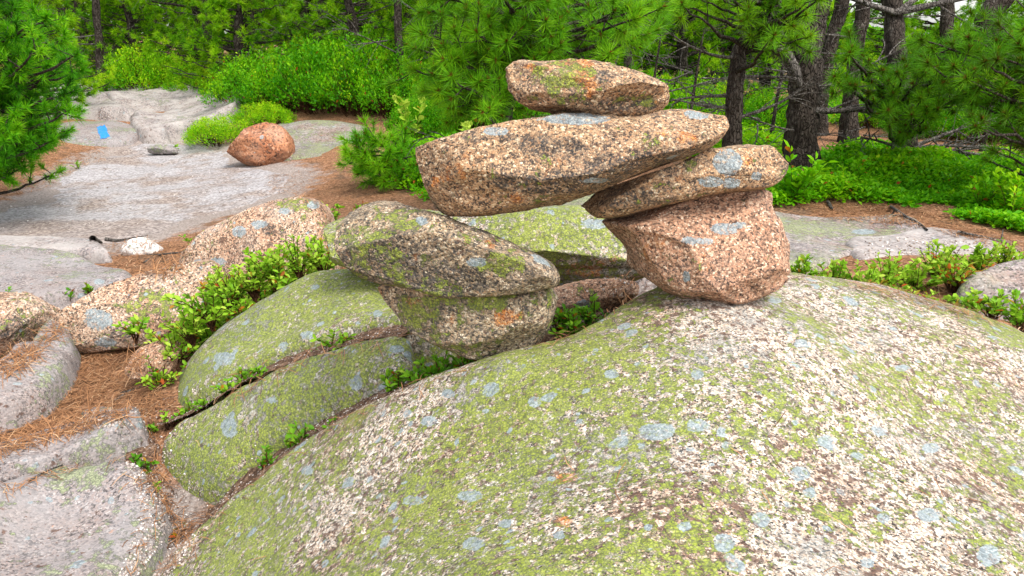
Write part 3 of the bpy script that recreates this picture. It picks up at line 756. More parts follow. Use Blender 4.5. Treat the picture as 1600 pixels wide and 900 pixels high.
# left boulders
stone('boulder', [(284,420),(300,390),(330,360),(380,336),(440,313),(480,309),(505,322),(520,350),(530,385),(535,440),(500,500),(400,500),(310,480)], 4.1, 0.3,
      'pink speckled boulder with blue lichen spots behind the leafy shrubs', 'pink_boulder', 'boulder', n=80, seed=41, amp=.03, lean=.25, cuts=[(-.6,.6,.5,.8)],
      patches=[('R',374,362,10,8,1.2),('R',445,330,9,5,1),('R',405,350,14,6,.9),('R',340,410,14,7,1),('R',310,410,8,5,.9),('R',490,320,10,6,1),('B',420,358,9,8,1.2),('B',440,362,6,6,1.2),('G',470,320,30,10,.7),('R',525,365,6,16,.9)])
stone('boulder', [(100,508),(106,490),(150,462),(215,431),(290,409),(330,405),(350,440),(330,490),(280,535),(215,547),(160,554),(118,547),(102,527)], 3.45, 0.25,
      'long rounded pinkish boulder leaning over the orange needle litter', 'pink_boulder', 'boulder', n=80, seed=43, amp=.03, lean=.3, cuts=[(0,-.8,.7,.75)],
      patches=[('R',155,500,24,16,.8),('R',165,535,16,8,1),('R',145,490,14,8,.8),('G',210,480,40,20,.5),('B',190,520,30,10,.5)])
stone('boulder', [(-80,470),(0,457),(42,460),(68,480),(76,500),(52,532),(15,557),(-30,566),(-90,560)], 3.3, 0.22, 'rounded pinkish grey boulder cut by the photo edge, with needles lying on top', 'pink_boulder', 'boulder', n=60, seed=47, lean=.25,
      patches=[('B',20,510,30,20,.6)])
stone('boulder', [(188,390),(200,375),(225,371),(242,379),(253,391),(236,403),(205,404)], 5.0, 0.09, 'small white stone sitting on the needle litter', 'white_stone', 'stone', n=36, seed=51, lean=.3)
stone('boulder', [(352,234),(358,222),(380,205),(405,193),(430,192),(448,205),(457,226),(453,255),(430,263),(395,261),(370,250)], 8.6, 0.27, 'rusty orange boulder standing alone beside the trail', 'rust_boulder', 'boulder', n=60, seed=53, lean=.1, cuts=[(-.7,-.2,.7,.75),(.5,-.3,.8,.8),(-.3,.8,.5,.75)], facets=3)
stone('boulder', [(128,652),(134,640),(160,638),(185,645),(180,656),(150,660)], 2.72, 0.05, 'small dark flat stone at the edge of the needle litter', 'grey_slab', 'stone', n=30, seed=57, lean=.4)
stone('boulder', [(205,570),(215,548),(250,530),(275,532),(280,560),(262,590),(225,592),(205,585)], 2.95, 0.08, 'half buried brownish stone beside the litter under the shrubs', 'cairn_pink', 'stone', n=40, seed=59, lean=.5)
stone('boulder', [(236,232),(255,227),(275,231),(274,240),(238,240)], 9.6, 0.12, 'small dark flat stone lying on the trail', 'grey_slab', 'stone', n=20, seed=61)

# soil lying in the cracks
def ribbon(name, pts, width, label, mat='soil', amp=.012, dz=-.012):
    P = smooth_open(np.array([W(*p) for p in pts]), 14)
    T = np.gradient(P, axis=0); T[:, 2] = 0
    T /= np.linalg.norm(T, axis=1)[:, None]
    N = np.stack([-T[:, 1], T[:, 0], 0 * T[:, 0]], 1)
    w = np.linspace(-1, 1, 13)
    V = (P[:, None] + N[:, None] * (w * width)[None, :, None]).reshape(-1, 3)
    V[:, 2] += dz + .008 + amp * fbm(V, 22, 4, seed=2)
    o = link(name, new_mesh(name, V, [grid_faces(len(P), 13)]), M[mat])
    return tag(o, label, 'soil', kind='structure'), P
_, CR1 = ribbon('soil', [(262,652,2.6),(318,632,2.53),(400,583,2.47),(490,548,2.42),(575,522,2.37),(640,514,2.33)], .06, 'dark soil packed in the upper crack')
_, CR2 = ribbon('soil', [(262,880,1.95),(300,830,2.06),(345,786,2.07),(408,733,2.09),(475,683,2.09),(560,633,2.06),(643,594,2.01),(720,573,2.0),(800,562,1.98),(870,530,2.06),(930,500,2.14),(985,468,2.3)], .06, 'dark gritty soil packed in the lower crack')
_, CR3 = ribbon('soil', [(240,640,2.75),(232,690,2.5),(236,750,2.3),(255,800,2.15),(262,850,2.03)], .07, 'gritty soil along the end of the middle boulder')
# ------------------------------------------------------------ vegetation helpers
def unit(v):
    v = np.asarray(v, float)
    return v / np.maximum(np.linalg.norm(v, axis=-1, keepdims=True), 1e-9)

def rand_dirs(n, r=rng):
    return unit(r.normal(size=(n, 3)))

class Batch:
    def __init__(s):
        s.V, s.F3, s.F4, s.T, s.n = [], [], [], [], 0
    def add(s, V, F3=None, F4=None, T=None):
        if F3 is not None: s.F3.append(np.asarray(F3) + s.n)
        if F4 is not None: s.F4.append(np.asarray(F4) + s.n)
        s.V.append(V); s.T.append(T if T is not None else np.zeros((len(V), 4)))
        s.n += len(V)
    def mesh(s, name, origin=(0, 0, 0), smooth=True):
        f = []
        if s.F3: f.append(np.vstack(s.F3))
        if s.F4: f.append(np.vstack(s.F4))
        return new_mesh(name, np.vstack(s.V) - np.asarray(origin), f, {'tint': np.vstack(s.T)}, smooth)
    def tube(s, P, R, k=6, tint=0.5, bump=0.0, share=None):
        P = np.asarray(P, float); m = len(P)
        R = np.interp(np.linspace(0, 1, m), np.linspace(0, 1, len(np.atleast_1d(R))), np.atleast_1d(R))
        T = unit(np.gradient(P, axis=0))
        ref = np.array([0.31, 0.17, 0.94]) if abs(T[:, 2]).mean() < 0.8 else np.array([0.9, 0.3, 0.1])
        A = unit(np.cross(T, ref)); B = np.cross(T, A)
        a = np.linspace(0, 2 * math.pi, k, endpoint=False)
        ring = A[:, None] * np.cos(a)[None, :, None] + B[:, None] * np.sin(a)[None, :, None]
        V = (P[:, None] + ring * R[:, None, None]).reshape(-1, 3)
        if bump:
            V = V + (ring.reshape(-1, 3)) * (bump * np.repeat(R, k) * (fbm(V, 9.0, 3, seed=4) + .5 * fbm(V * [1, 1, .3], 40., 2, seed=6)))[:, None]
        i = np.arange(m - 1)[:, None] * k; j = np.arange(k)[None]
        F = np.stack([i + j, i + (j + 1) % k, i + k + (j + 1) % k, i + k + j], -1).reshape(-1, 4)
        if share is not None:
            F = np.where(F < k, F + share - s.n, F)
        first = s.n
        s.add(V, F4=F, T=np.tile([tint, 0, 0, 1], (len(V), 1)))
        return first
    def needles(s, P, D, L, Wd, tint, basebrown=0.0, droop=0.0):
        n = len(P); L = np.broadcast_to(L, n)[:, None]
        side = unit(np.cross(D, rand_dirs(n))) * (Wd / 2)
        tip = P + D * L - np.array([0, 0, 1]) * droop * L
        V = np.stack([P - side, P + side, tip], 1).reshape(-1, 3)
        T = np.zeros((n, 3, 4)); T[..., 3] = 1
        T[:, :, 0] = np.clip(tint[:, None] + np.array([-0.12, -0.12, 0.12]), 0, 1)
        T[:, :2, 1] = basebrown
        T[:, :, 2] = 0.15
        s.add(V, F3=np.arange(n * 3).reshape(n, 3), T=T.reshape(-1, 4))
    def leaves(s, P, D, L, tint, wid=0.45, fold=0.25, curl=0.12, red=None, redhue=None, flat=0.6, shape='six'):
        n = len(P); L = np.broadcast_to(L, n)[:, None]
        up = unit(rand_dirs(n) * (1 - flat) + np.array([0, 0, 1.0]) * flat)
        S = unit(np.cross(D, up)); N = np.cross(S, D)
        w = L * wid * 0.5
        if shape == 'four':
            V = [P, P + D * L * .55 + S * w + N * w * fold, P + D * L - N * L * curl, P + D * L * .55 - S * w + N * w * fold]
            F3 = np.array([[0, 1, 2], [0, 2, 3]]); F4 = None; k = 4
        else:
            V = [P, P + D * L * .3 + S * w * .8 + N * w * fold, P + D * L * .68 + S * w * .95 + N * (w * fold - L * curl * .3), P + D * L - N * L * curl,
                 P + D * L * .68 - S * w * .95 + N * (w * fold - L * curl * .3), P + D * L * .3 - S * w * .8 + N * w * fold]
            F3 = None; F4 = np.array([[0, 1, 2, 3], [0, 3, 4, 5]]); k = 6
        V = np.stack(V, 1).reshape(-1, 3)
        T = np.zeros((n, k, 4)); T[..., 3] = 1
        T[:, :, 0] = np.clip(tint, 0, 1)[:, None]
        if red is not None: T[:, :, 1] = red[:, None]
        if redhue is not None: T[:, :, 2] = redhue[:, None]
        off = (np.arange(n) * k)[:, None, None]
        s.add(V, F3=(F3[None] + off).reshape(-1, 3) if F3 is not None else None, F4=(F4[None] + off).reshape(-1, 4) if F4 is not None else None, T=T.reshape(-1, 4))

def bez(a, b, c, n=8):
    t = np.linspace(0, 1, n)[:, None]
    return (1 - t) ** 2 * a + 2 * t * (1 - t) * b + t * t * c

def tuft(bt, p, d, n, L, wd, tint, shoot=0.06, spread=(25, 95), brown=0.0):
    d = unit(d)
    a = np.radians(rng.uniform(spread[0], spread[1], n))
    perp = unit(np.cross(np.broadcast_to(d, (n, 3)), rand_dirs(n)))
    D = d * np.cos(a)[:, None] + perp * np.sin(a)[:, None]
    back = rng.uniform(0, 1, n) ** 1.3
    P = p - d * (shoot * back)[:, None]
    # steeper needles sit nearer the tip
    D = unit(D + d * (0.5 * (1 - back))[:, None])
    bt.needles(P, D, L * rng.uniform(.75, 1.08, n), wd, np.clip(tint + rng.normal(0, .1, n), 0, 1), brown * .3, 0.08)
    if brown > .25:
        m = 7
        bd = unit(d + rand_dirs(m) * .8)
        bt.needles(np.repeat(p[None], m, 0), bd, .034, .013, np.full(m, .3), 1.0)

def pine(name, label, trunk, R, tips, n_need=60, L=0.10, wd=0.003, tint=0.5, bare=(), group=None, cat='tree', twigs=3, needle='needle', brown=0.5, shoot=0.07, k=10, spread=(20, 100), tuft_tw=1.0, branch_r=0.010, sag=-0.03, split_dead=True):
    """trunk polyline, list of tip points; each tip is a leafy branch that leaves the trunk lower down"""
    trunk = smooth_open(np.array(trunk, float), 8)
    base = trunk[0].copy()
    r = root(name, tuple(base), label, cat, group)
    tb, nb = Batch(), Batch()
    Rr = np.interp(np.linspace(0, 1, len(trunk)), np.linspace(0, 1, len(R)), R)
    flare = 1 + 0.55 * np.exp(-np.arange(len(trunk)) / 2.2)
    tb.tube(trunk, Rr * flare, k, .5, bump=.25)
    for q in tips:
        q = np.asarray(q, float)
        hd = np.hypot(trunk[:, 0] - q[0], trunk[:, 1] - q[1])
        want = q[2] - 0.22 * hd
        i = int(np.argmin(np.abs(trunk[:, 2] - want) + 0.15 * hd))
        a = trunk[i]
        ln = np.linalg.norm(q - a)
        mid = (a + q) / 2 + np.array([0, 0, sag * ln - .04 * ln]) + rng.normal(0, .04, 3) * ln
        B = bez(a, mid, q, 10)
        B[1:-1] += rng.normal(0, .012, (8, 3)) * min(1, ln)
        tb.tube(B, [min(Rr[i] * .6, branch_r + .009 * ln), .004], 5)
        dirs = unit(np.gradient(B, axis=0))
        tn = np.clip(tint + rng.normal(0, .13), 0.02, .98)
        tuft(nb, q, dirs[-1] + [0, 0, .25], int(n_need * 1.2), L, wd, tn + .08, shoot, spread, brown)
        nt_ = max(1, int(round(twigs * tuft_tw)))
        for _ in range(nt_):
            s = rng.uniform(.45, .97)
            j = s * 9; j0 = min(8, int(j))
            p0 = B[j0] + (B[j0 + 1] - B[j0]) * (j - j0)
            dd = unit(dirs[j0] * .7 + rand_dirs(1)[0] * .9 + [0, 0, .3])
            tl = rng.uniform(.06, .2) * (L / .1)
            e = p0 + dd * tl
            tb.tube(np.array([p0, p0 + dd * tl * .5 + [0, 0, -.006], e]), [.0045, .0028], 4)
            tuft(nb, e, dd + [0, 0, .35], int(n_need * rng.uniform(.7, 1.1)), L * rng.uniform(.8, 1.05), wd, tn + rng.normal(0, .08), shoot, spread, brown)
    dbs = {}
    for it in bare:
        db = dbs.setdefault(it[2] if split_dead and len(it) > 2 else 0, Batch())
        db.tube(np.asarray(it[0], float), it[1], 5, bump=.2)
    link('trunk', tb.mesh('trunk', base), M['bark'], r)
    for db in dbs.values():
        link('dead_branch', db.mesh('dead_branch', base), M['twig'], r)
    if nb.n:
        link('crown', nb.mesh('crown', base), M[needle], r)
    return r

GID = [0]
def dead_branches(a, d, ln, r0, n, spread=.6):
    """a grey limb with a fan of bare twigs"""
    out = []
    GID[0] += 1
    a = np.asarray(a, float); d = unit(d)
    e = a + d * ln + rng.normal(0, .05, 3) * ln
    B = bez(a, (a + e) / 2 + rng.normal(0, .08, 3) * ln, e, 9)
    out.append((B, [r0, r0 * .25]))
    for _ in range(n):
        i = rng.integers(2, 9)
        dd = unit(d + rand_dirs(1)[0] * spread * 1.4)
        l2 = ln * rng.uniform(.2, .55)
        e2 = B[i] + dd * l2
        C = bez(B[i], (B[i] + e2) / 2 + rng.normal(0, .1, 3) * l2, e2 + [0, 0, -.1 * l2], 6)
        out.append((C, [r0 * .35, r0 * .12]))
        if rng.random() < .6:
            d3 = unit(dd + rand_dirs(1)[0] * .9)
            out.append((np.array([C[3], C[3] + d3 * l2 * .25, C[3] + d3 * l2 * .45 + rng.normal(0, .03, 3)]), [r0 * .2, r0 * .1]))
    return [(x, y, GID[0]) for x, y in out]

def in_poly(poly, n, Y0, Y1):
    P = np.array(poly, float); lo, hi = P.min(0), P.max(0); out = []
    while len(out) < n:
        q = rng.uniform(lo, hi)
        if sdist(P, [q[0]], [q[1]])[0] > 0:
            out.append(W(q[0], q[1], rng.uniform(Y0, Y1)))
    return out

def Wg(px, py, Y):
    """ground point under a pixel column at distance Y"""
    p = W(px, py, Y)
    p[2] = gz(p[0], p[1])
    return p

# ------------------------------------------------------------ pines one can single out
def trunk_px(pts, base_drop=True):
    T = [W(*p) for p in pts]
    if base_drop:
        z = gz(T[0][0], T[0][1])
        T[0] = np.array([T[0][0], T[0][1], z - .05])
    return T

pine('pine_sapling', 'bushy dense young pine at the trail edge beside the blue blaze', trunk_px([(-40,330,6.3),(-45,150,6.3),(-30,-80,6.3),(-30,-330,6.3)]), [.05,.045,.035,.02],
     in_poly([(-90,-40),(60,-40),(118,30),(140,100),(120,150),(138,195),(90,240),(100,268),(20,278),(-90,270)], 165, 5.5, 7.2) , n_need=64, L=.085, wd=.0062, tint=.6, twigs=6, brown=.1)
pine('pine_tree', 'long needled pine whose green boughs hang behind the top stone of the cairn', trunk_px([(775,330,5.0),(790,200,5.0),(805,95,4.9),(835,0,4.8),(850,-150,4.8),(850,-420,4.8)]), [.045,.04,.035,.03,.02,.01],
     in_poly([(600,40),(640,-60),(1050,-60),(1030,70),(985,90),(930,85),(830,90),(790,150),(720,190),(640,120)], 70, 4.1, 5.6) + in_poly([(640,90),(790,90),(780,180),(690,150)], 14, 4.1, 4.8), n_need=92, L=.105, wd=.0044, tint=.68, twigs=4, brown=.7, spread=(28, 108), shoot=.05, bare=dead_branches(W(790,250,5.0), [-.6,-.2,.2], .5, .012, 6))
pine('pine_tree', 'slim grey trunked pine with a tufted bough over its leaning top, above the cairn', trunk_px([(1145,250,6.3),(1146,180,6.3),(1152,110,6.3),(1160,70,6.3),(1200,40,6.2),(1215,-60,6.2),(1215,-300,6.2)]), [.075,.068,.062,.055,.05,.04,.02],
     in_poly([(1040,-60),(1290,-60),(1285,62),(1160,82),(1130,30),(1050,40)], 34, 5.0, 6.4), n_need=90, L=.11, wd=.005, tint=.7, twigs=2, brown=.9, spread=(30, 115), shoot=.045,
     bare=sum([dead_branches(W(1150,py,6.3), dd, ln, .016, 7) for py, dd, ln in [(90,[-.9,-.2,.3],.7),(120,[.8,-.1,.1],.4),(150,[-.9,.1,-.1],.5),(185,[.8,-.3,.4],.6),(170,[-.7,-.3,.1],.6)]], []))
pine('pine_tree', 'thick dark trunk, largest of the bare trunks in the woods', trunk_px([(1252,262,6.6),(1254,200,6.6),(1258,130,6.6),(1262,60,6.6),(1275,-20,6.6),(1280,-300,6.6)]), [.135,.125,.12,.12,.105,.08],
     in_poly([(1190,-300),(1380,-300),(1380,-40),(1200,-40)], 14, 6, 7.4), n_need=60, L=.11, wd=.0042, tint=.4, twigs=3, k=14,
     bare=[(np.array([W(1250,130,6.55),W(1228,85,6.5),W(1195,62,6.4),W(1150,50,6.3)]), [.06,.05,.035,.02])] + sum([dead_branches(W(1262,py,6.55), dd, ln, rr, 8) for py, dd, ln, rr in [(172,[.9,-.1,.05],.8,.035),(150,[.8,-.2,.4],.7,.02),(115,[-.8,-.3,.1],.5,.012),(135,[.7,-.4,.1],.4,.012),(205,[-.8,-.2,.2],.5,.012)]], []))
pine('pine_tree', 'dark pine with bare roots and low drooping tufted boughs before the woods', trunk_px([(1412,252,6.7),(1414,215,6.7),(1408,150,6.8),(1400,70,6.9),(1395,-10,7.0),(1390,-300,7.0)]), [.115,.095,.085,.08,.075,.06],
     in_poly([(1285,110),(1330,65),(1420,95),(1500,60),(1530,150),(1470,175),(1400,195),(1360,130),(1300,140)], 36, 5.2, 6.2), n_need=85, L=.105, wd=.0052, tint=.48, twigs=3, brown=.9, k=12, spread=(30, 112), shoot=.045,
     bare=sum([dead_branches(W(1412,235,6.65), dd, ln, rr, 8) for dd, ln, rr in [([.9,-.2,-.06],1.0,.03),([.8,-.4,.0],.7,.022),([-.7,-.3,.2],.6,.02),([-.5,-.5,-.1],.5,.02),([.6,-.6,.1],.6,.016),([.9,.2,.2],.9,.02)]], [])
          + sum([dead_branches(W(1400,20,6.9), dd, ln, .03, 9) for dd, ln in [([.9,-.1,.25],1.2),([.8,.2,.5],1.0),([-.8,0,.3],.7)]], []))
pine('pine_tree', 'pine at the clearing edge with dense low dark green boughs over the ground cover', trunk_px([(1690,330,5.4),(1685,150,5.4),(1670,0,5.4),(1660,-300,5.4)]), [.08,.07,.06,.03],
     in_poly([(1420,60),(1480,40),(1620,30),(1720,60),(1720,270),(1600,275),(1540,265),(1480,165)], 64, 4.6, 6.0), n_need=85, L=.105, wd=.0052, tint=.48, twigs=3, brown=.9, spread=(30, 112), shoot=.045)
# bare trunks deeper in the woods
TR = 'bare pine trunks in the woods'
def bare_trunk(pts, R, label, n=6, lean=None):
    T = trunk_px(pts)
    b = []
    for k in range(n):
        i = rng.uniform(.25, .95)
        p = T[min(len(T) - 2, int(i * (len(T) - 1)))]; q = T[min(len(T) - 1, int(i * (len(T) - 1)) + 1)]
        f = rng.uniform(0, 1)
        b += dead_branches(p + (q - p) * f, unit(rand_dirs(1)[0] * [1, .6, .35] + [0, -.2, .05]), rng.uniform(.4, .9), .012, 6)
    top = T[-1]
    tips = [top + rng.normal(0, 1, 3) * [.7, .6, .5] for _ in range(8)]
    return pine('pine_tree', label, T, R, tips, n_need=34, L=.11, wd=.007, tint=.4, twigs=3, bare=b, needle='needle_back', k=10)
bare_trunk([(1322,243,8.2),(1330,150,8.2),(1340,60,8.2),(1352,-20,8.2),(1360,-330,8.2)], [.085,.075,.07,.065,.05], 'upright bare trunk standing behind and beside the thick dark one')
bare_trunk([(1275,236,8.8),(1283,150,8.8),(1300,60,8.8),(1318,-20,8.8),(1330,-300,8.8)], [.085,.08,.075,.07,.05], 'pale slim trunk half hidden behind the thick dark trunk')
bare_trunk([(1480,215,10.5),(1478,120,10.5),(1480,0,10.5),(1480,-260,10.5)], [.1,.09,.08,.05], 'short looking grey trunk far back under the dark boughs')
bare_trunk([(1640,250,8.5),(1590,110,8.4),(1545,30,8.3),(1580,-30,8.3),(1640,-260,8.3)], [.14,.13,.12,.1,.06], 'leaning grey trunk slanting across the bright sky gap')
bare_trunk([(312,125,15.5),(308,70,15.5),(305,0,15.4),(296,-120,15.4)], [.085,.075,.07,.05], 'dark forked trunk above the bright green bush', 8)
bare_trunk([(448,150,13.2),(450,95,13.2),(462,60,13.2),(480,0,13.1),(490,-150,13.1)], [.12,.09,.08,.07,.05], 'weathered grey leaning trunk with broken twigs above the hedge', 12)
bare_trunk([(498,120,12.5),(500,50,12.5),(503,-10,12.5),(503,-180,12.5)], [.08,.07,.06,.05], 'thin upright grey trunk just beyond the weathered leaning one')
bare_trunk([(157,130,13.5),(155,70,13.5),(150,0,13.5),(150,-160,13.5)], [.07,.06,.06,.04], 'thin dark trunk in the shade behind the bushy young pine', 8)
bare_trunk([(1000,240,9.5),(985,120,9.5),(975,0,9.5),(970,-260,9.5)], [.07,.06,.05,.04], 'slender trunk behind the end of the top cairn stone', 8)
bare_trunk([(640,215,10.5),(628,110,10.5),(622,40,10.5),(620,-180,10.5)], [.06,.055,.05,.04], 'slender trunk rising behind the hedge and the hanging pine boughs', 8)

for px, Y, lab in [(1075,8.0,'tangle of bare grey twigs low behind the lintel end'),(1205,7.6,'bare grey twiggy dead sapling between slim and thick trunks'),(1320,7.4,'bare grey dead sapling with crossing twigs beside the thick dark trunk'),(1010,7.4,'bare grey twiggy dead sapling behind the lintel'),(1540,7.6,'bare grey fallen branches under the dark boughs')]:
    g = Wg(px, 200, Y)
    b = []
    for _ in range(7):
        b += dead_branches(g + [rng.normal(0, .2), rng.normal(0, .2), rng.uniform(.1, .75)], unit([rng.normal(), rng.normal() * .5, rng.normal(.15, .3)]), rng.uniform(.35, .8), .009, 9, .8)
    pine('dead_sapling', lab, [g - [0, 0, .05], g + [.03, 0, .5], g + [.1, .05, 1.1]], [.022, .014, .006], [], bare=b, cat='dead tree', k=6)

# low pine seedling by the rusty boulder
p0 = Wg(600, 275, 6.6)
pine('pine_seedling', 'small bright green pine seedling sprawling beside the lintel end', [p0 - [0, 0, .03], p0 + [.02, 0, .2], p0 + [.05, 0, .4]], [.02,.015,.01],
     in_poly([(530,225),(600,208),(668,225),(668,300),(600,285),(535,255)], 46, 6.1, 7.0), n_need=75, L=.10, wd=.0056, tint=.75, twigs=3, brown=.3, cat='seedling')

# ------------------------------------------------------------ woods behind: whole pines copied with their own place, turn and size
def forest_pine(seed, h, kind):
    T = [np.array([0, 0, -.1]), np.array([.05 * rng.normal(), .05 * rng.normal(), h * .35]), np.array([.1 * rng.normal(), .1 * rng.normal(), h * .7]), np.array([.1, 0, h])]
    tips = []
    lo = {'low': .25, 'mid': .7}[kind]
    for k in range(130 if kind == 'low' else 110):
        z = lo + (h - lo) * rng.uniform(0, 1) ** 1.25
        rad = (.22 + 1.15 * (1 - z / h) ** .8) * rng.uniform(.35, 1.1)
        a = rng.uniform(0, 2 * math.pi)
        tips.append(np.array([rad * math.cos(a), rad * math.sin(a), z + rng.normal(0, .08)]))
    b = sum([dead_branches(np.array([0, 0, rng.uniform(.2, h * .5)]), unit([rng.normal(), rng.normal(), .15]), rng.uniform(.4, 1.0), .014, 7) for _ in range(9)], [])
    return pine('pine_tree', 'x', T, [.085, .07, .045, .015], tips, n_need=46, L=.11, wd=.011, tint=.5 if kind == 'low' else .55, twigs=4, needle='needle_back', brown=.1, bare=b, k=9, branch_r=.006, split_dead=False)
protos = [forest_pine(1, 2.7, 'low'), forest_pine(2, 3.3, 'low'), forest_pine(3, 3.7, 'mid'), forest_pine(4, 3.1, 'mid')]
spots = []
def place(px, Y, k, s):
    spots.append((W(px, 200, Y), k, s))
for px, Y, k, s in [(60,11.5,1,.9),(-60,10.5,0,1.0),(150,15,2,1.0),(215,14.5,0,.95),(255,16.5,1,1.1),(345,14,2,1.0),(390,13,0,.95),(405,15.5,1,1.1),(520,13.2,0,.85),(565,12,3,.9),(590,14,1,1.1),(680,11,0,.9),(735,12.5,1,1.05),(640,13.5,2,1),
                    (790,10,3,.9),(850,12,0,1),(905,10.5,1,.85),(930,13,2,1.1),(1010,12,0,.9),(1060,10.5,1,.9),(1075,13.5,2,1.1),(1115,11.5,3,1.0),(1190,11.8,0,.8),(1200,14.5,1,1.0),(1360,14.5,0,.75),(1440,15.5,3,.9),
                    (1530,15,0,.8),(1600,13.5,1,.8),(1680,12,0,.9),(1750,10,2,.9),(-150,12,2,1),(-200,9,1,1),(300,18.5,2,1.15),(470,17.5,2,1.2),(640,17,1,1.25),(820,16.5,2,1.2),(980,17,1,1.2),(80,17,1,1.2),(1130,17,2,1.1),(1280,16.5,0,.7),(760,20,3,1.3),(540,20.5,1,1.3),(380,21,3,1.3),(190,20.5,3,1.3),(0,19,3,1.3),(890,21,1,1.3)]:
    place(px, Y, k, s)
GL = {0: ('short bushy yellow green pine filling the woods behind the clearing', 'short bushy pines of the woods'), 1: ('tall bushy pine of the woods, green down to the ground', 'tall bushy pines of the woods'),
      2: ('tall pine of the woods with grey dead lower branches', 'tall pines with dead lower branches'), 3: ('mid height pine of the woods with bare grey twigs below', 'mid height pines with bare twigs')}
seen = set()
for i, (p, k, s) in enumerate(spots):
    o = protos[k] if k not in seen else copy_tree(protos[k])
    seen.add(k)
    o.location = (p[0], p[1], gz(p[0], p[1]))
    o.rotation_euler = (rng.normal(0, .03), rng.normal(0, .03), rng.uniform(0, 6.28))
    o.scale = (s * rng.uniform(.9, 1.15), s * rng.uniform(.9, 1.15), s)
    o['label'], o['group'] = GL[k]

# far woods: one mass of foliage closing the view beyond the trees one can count
fb = Batch()
n = 34000
ang = rng.uniform(-.95, .80, n)
rad = rng.uniform(23, 34, n)
Pf = np.stack([np.sin(ang) * rad, np.cos(ang) * rad, np.zeros(n)], 1)
dens = fbm(Pf * [1, 1, 0], .45, 3, seed=77)
top = 3.3 + 2.6 * dens
top = np.where(ang > .16, top * np.clip(1 - (ang - .16) * 2.2, .35, 1) * .62, top)
Pf[:, 2] = ground_z(Pf[:, 0], Pf[:, 1]) + rng.uniform(0, 1, n) ** .9 * np.maximum(top, .4)
fb.leaves(Pf, unit(rand_dirs(n) + [0, 0, .3]), rng.uniform(.22, .5, n), np.clip(.35 + .3 * fbm(Pf, .8, 3, seed=5) + rng.normal(0, .15, n), 0, 1), wid=.35, shape='four', flat=.3)
tag(link('far_woods', fb.mesh('far_woods'), M['needle_back']), 'far green woods closing the view behind the pines', 'woods', kind='stuff')

# ------------------------------------------------------------ broad leaved bushes
def bush_mesh(nst, per, L, h=1.0, rad=1.0, wid=.5, tint=.55, shell=.55, redp=.006):
    fb, sb = Batch(), Batch()
    for k in range(nst):
        a = rng.uniform(0, 2 * math.pi); u = rng.uniform(0, 1) ** .5
        lump = 1 + .22 * math.sin(3 * a + 1.3) + .12 * math.sin(7 * a)
        rr = u * rad * lump
        zt = h * (1 - .6 * u ** 2.2) * rng.uniform(shell, 1.05)
        e = np.array([rr * math.cos(a), rr * math.sin(a), zt])
        b0 = np.array([rr * .45 * math.cos(a), rr * .45 * math.sin(a), -.03])
        C = bez(b0, np.array([rr * .8 * math.cos(a), rr * .8 * math.sin(a), zt * .55]), e, 5)
        if k % 3 == 0: sb.tube(C, [.006, .003], 4)
        d = unit(C[-1] - C[-2] + [0, 0, .3 * zt])
        t = rng.uniform(0, 1, per)
        P = e - d * (t * L * 4.0)[:, None] + rng.normal(0, L * .75, (per, 3))
        D = unit(rand_dirs(per) * [1, 1, .6] + d * .8)
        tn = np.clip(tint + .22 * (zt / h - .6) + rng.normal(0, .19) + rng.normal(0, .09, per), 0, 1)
        red = (rng.random(per) < redp).astype(float)
        fb.leaves(P, D, L * rng.uniform(.7, 1.15, per), tn, wid=wid, red=red, redhue=rng.uniform(.3, .7, per), shape='four' if L < .06 else 'six', flat=.55)
    return fb, sb
BM = []
for (nst, per, tint) in [(420, 24, .64), (460, 24, .38), (420, 24, .44), (400, 24, .8)]:
    fb_, sb_ = bush_mesh(nst, per, .046, .8, .85, tint=tint)
    BM.append((fb_.mesh('foliage'), sb_.mesh('stem')))
def bush(px, Y, k, w, h, label, group=None, depth=None, cat='bush', name='bush'):
    p = Wg(px, 200, Y)
    r = root(name, tuple(p), label, cat, group, rng.uniform(0, 6.28))
    r.scale = (w, depth or w, h)
    link('foliage', BM[k][0], M['bush'], r)
    link('stem', BM[k][1], M['stem'], r)
    return r
bush(240, 13.9, 0, .95, 1.0, 'round bright yellow green bush above the pale ledge')
bush(305, 13.6, 0, .7, .75, 'lower yellow green bush beside the round bright one')
bush(350, 13.1, 3, .55, .7, 'small bright bush at the end of the pale ledge')
bush(180, 15.6, 0, .4, .6, 'small bush behind the farthest ledge')
bush(338, 10.1, 3, .52, .42, 'brilliant lime green low bush between ledge and rusty boulder')
bush(415, 10.6, 3, .5, .4, 'small lime green bush behind the rusty boulder')
HG = 'hedge bushes behind the rock dome'
for px, Y, k, w, h, lab in [(405,12.0,2,.85,1.0,'mid green bush rising behind the lime green ones'),(460,11.6,2,.9,1.05,'tall green bush below the weathered leaning trunk'),(525,11.3,1,.95,1.25,'tallest dark green bush of the hedge, behind the rock dome'),
                            (585,10.9,2,.9,1.25,'dense green bush over the far side of the rock dome'),(630,10.6,1,.65,1.1,'dark bush where the hedge meets the hanging boughs'),(560,12.6,0,.8,1.6,'yellow green bush peeking over the hedge'),
                            (690,10.0,2,.7,.95,'loose green bush left of the cairn lintel'),(745,9.4,2,.6,.8,'loose green bush under the hanging boughs'),(660,9.1,1,.5,.55,'low green bush beside the pine seedling'),(800,9.2,1,.6,.9,'green bush behind the gap between the two upper cairn stones')]:
    bush(px, Y, k, w, h, lab, HG)
bush(1010, 9.0, 2, .6, .8, 'green bush low in the woods behind the lintel end')
bush(1090, 9.0, 0, .6, .75, 'yellowish bush behind the slim grey trunk')
bush(1195, 8.9, 2, .5, .6, 'green bush between the slim trunk and the thick trunk')
bush(1370, 9.4, 0, .5, .55, 'yellow green bush glowing between the trunks')
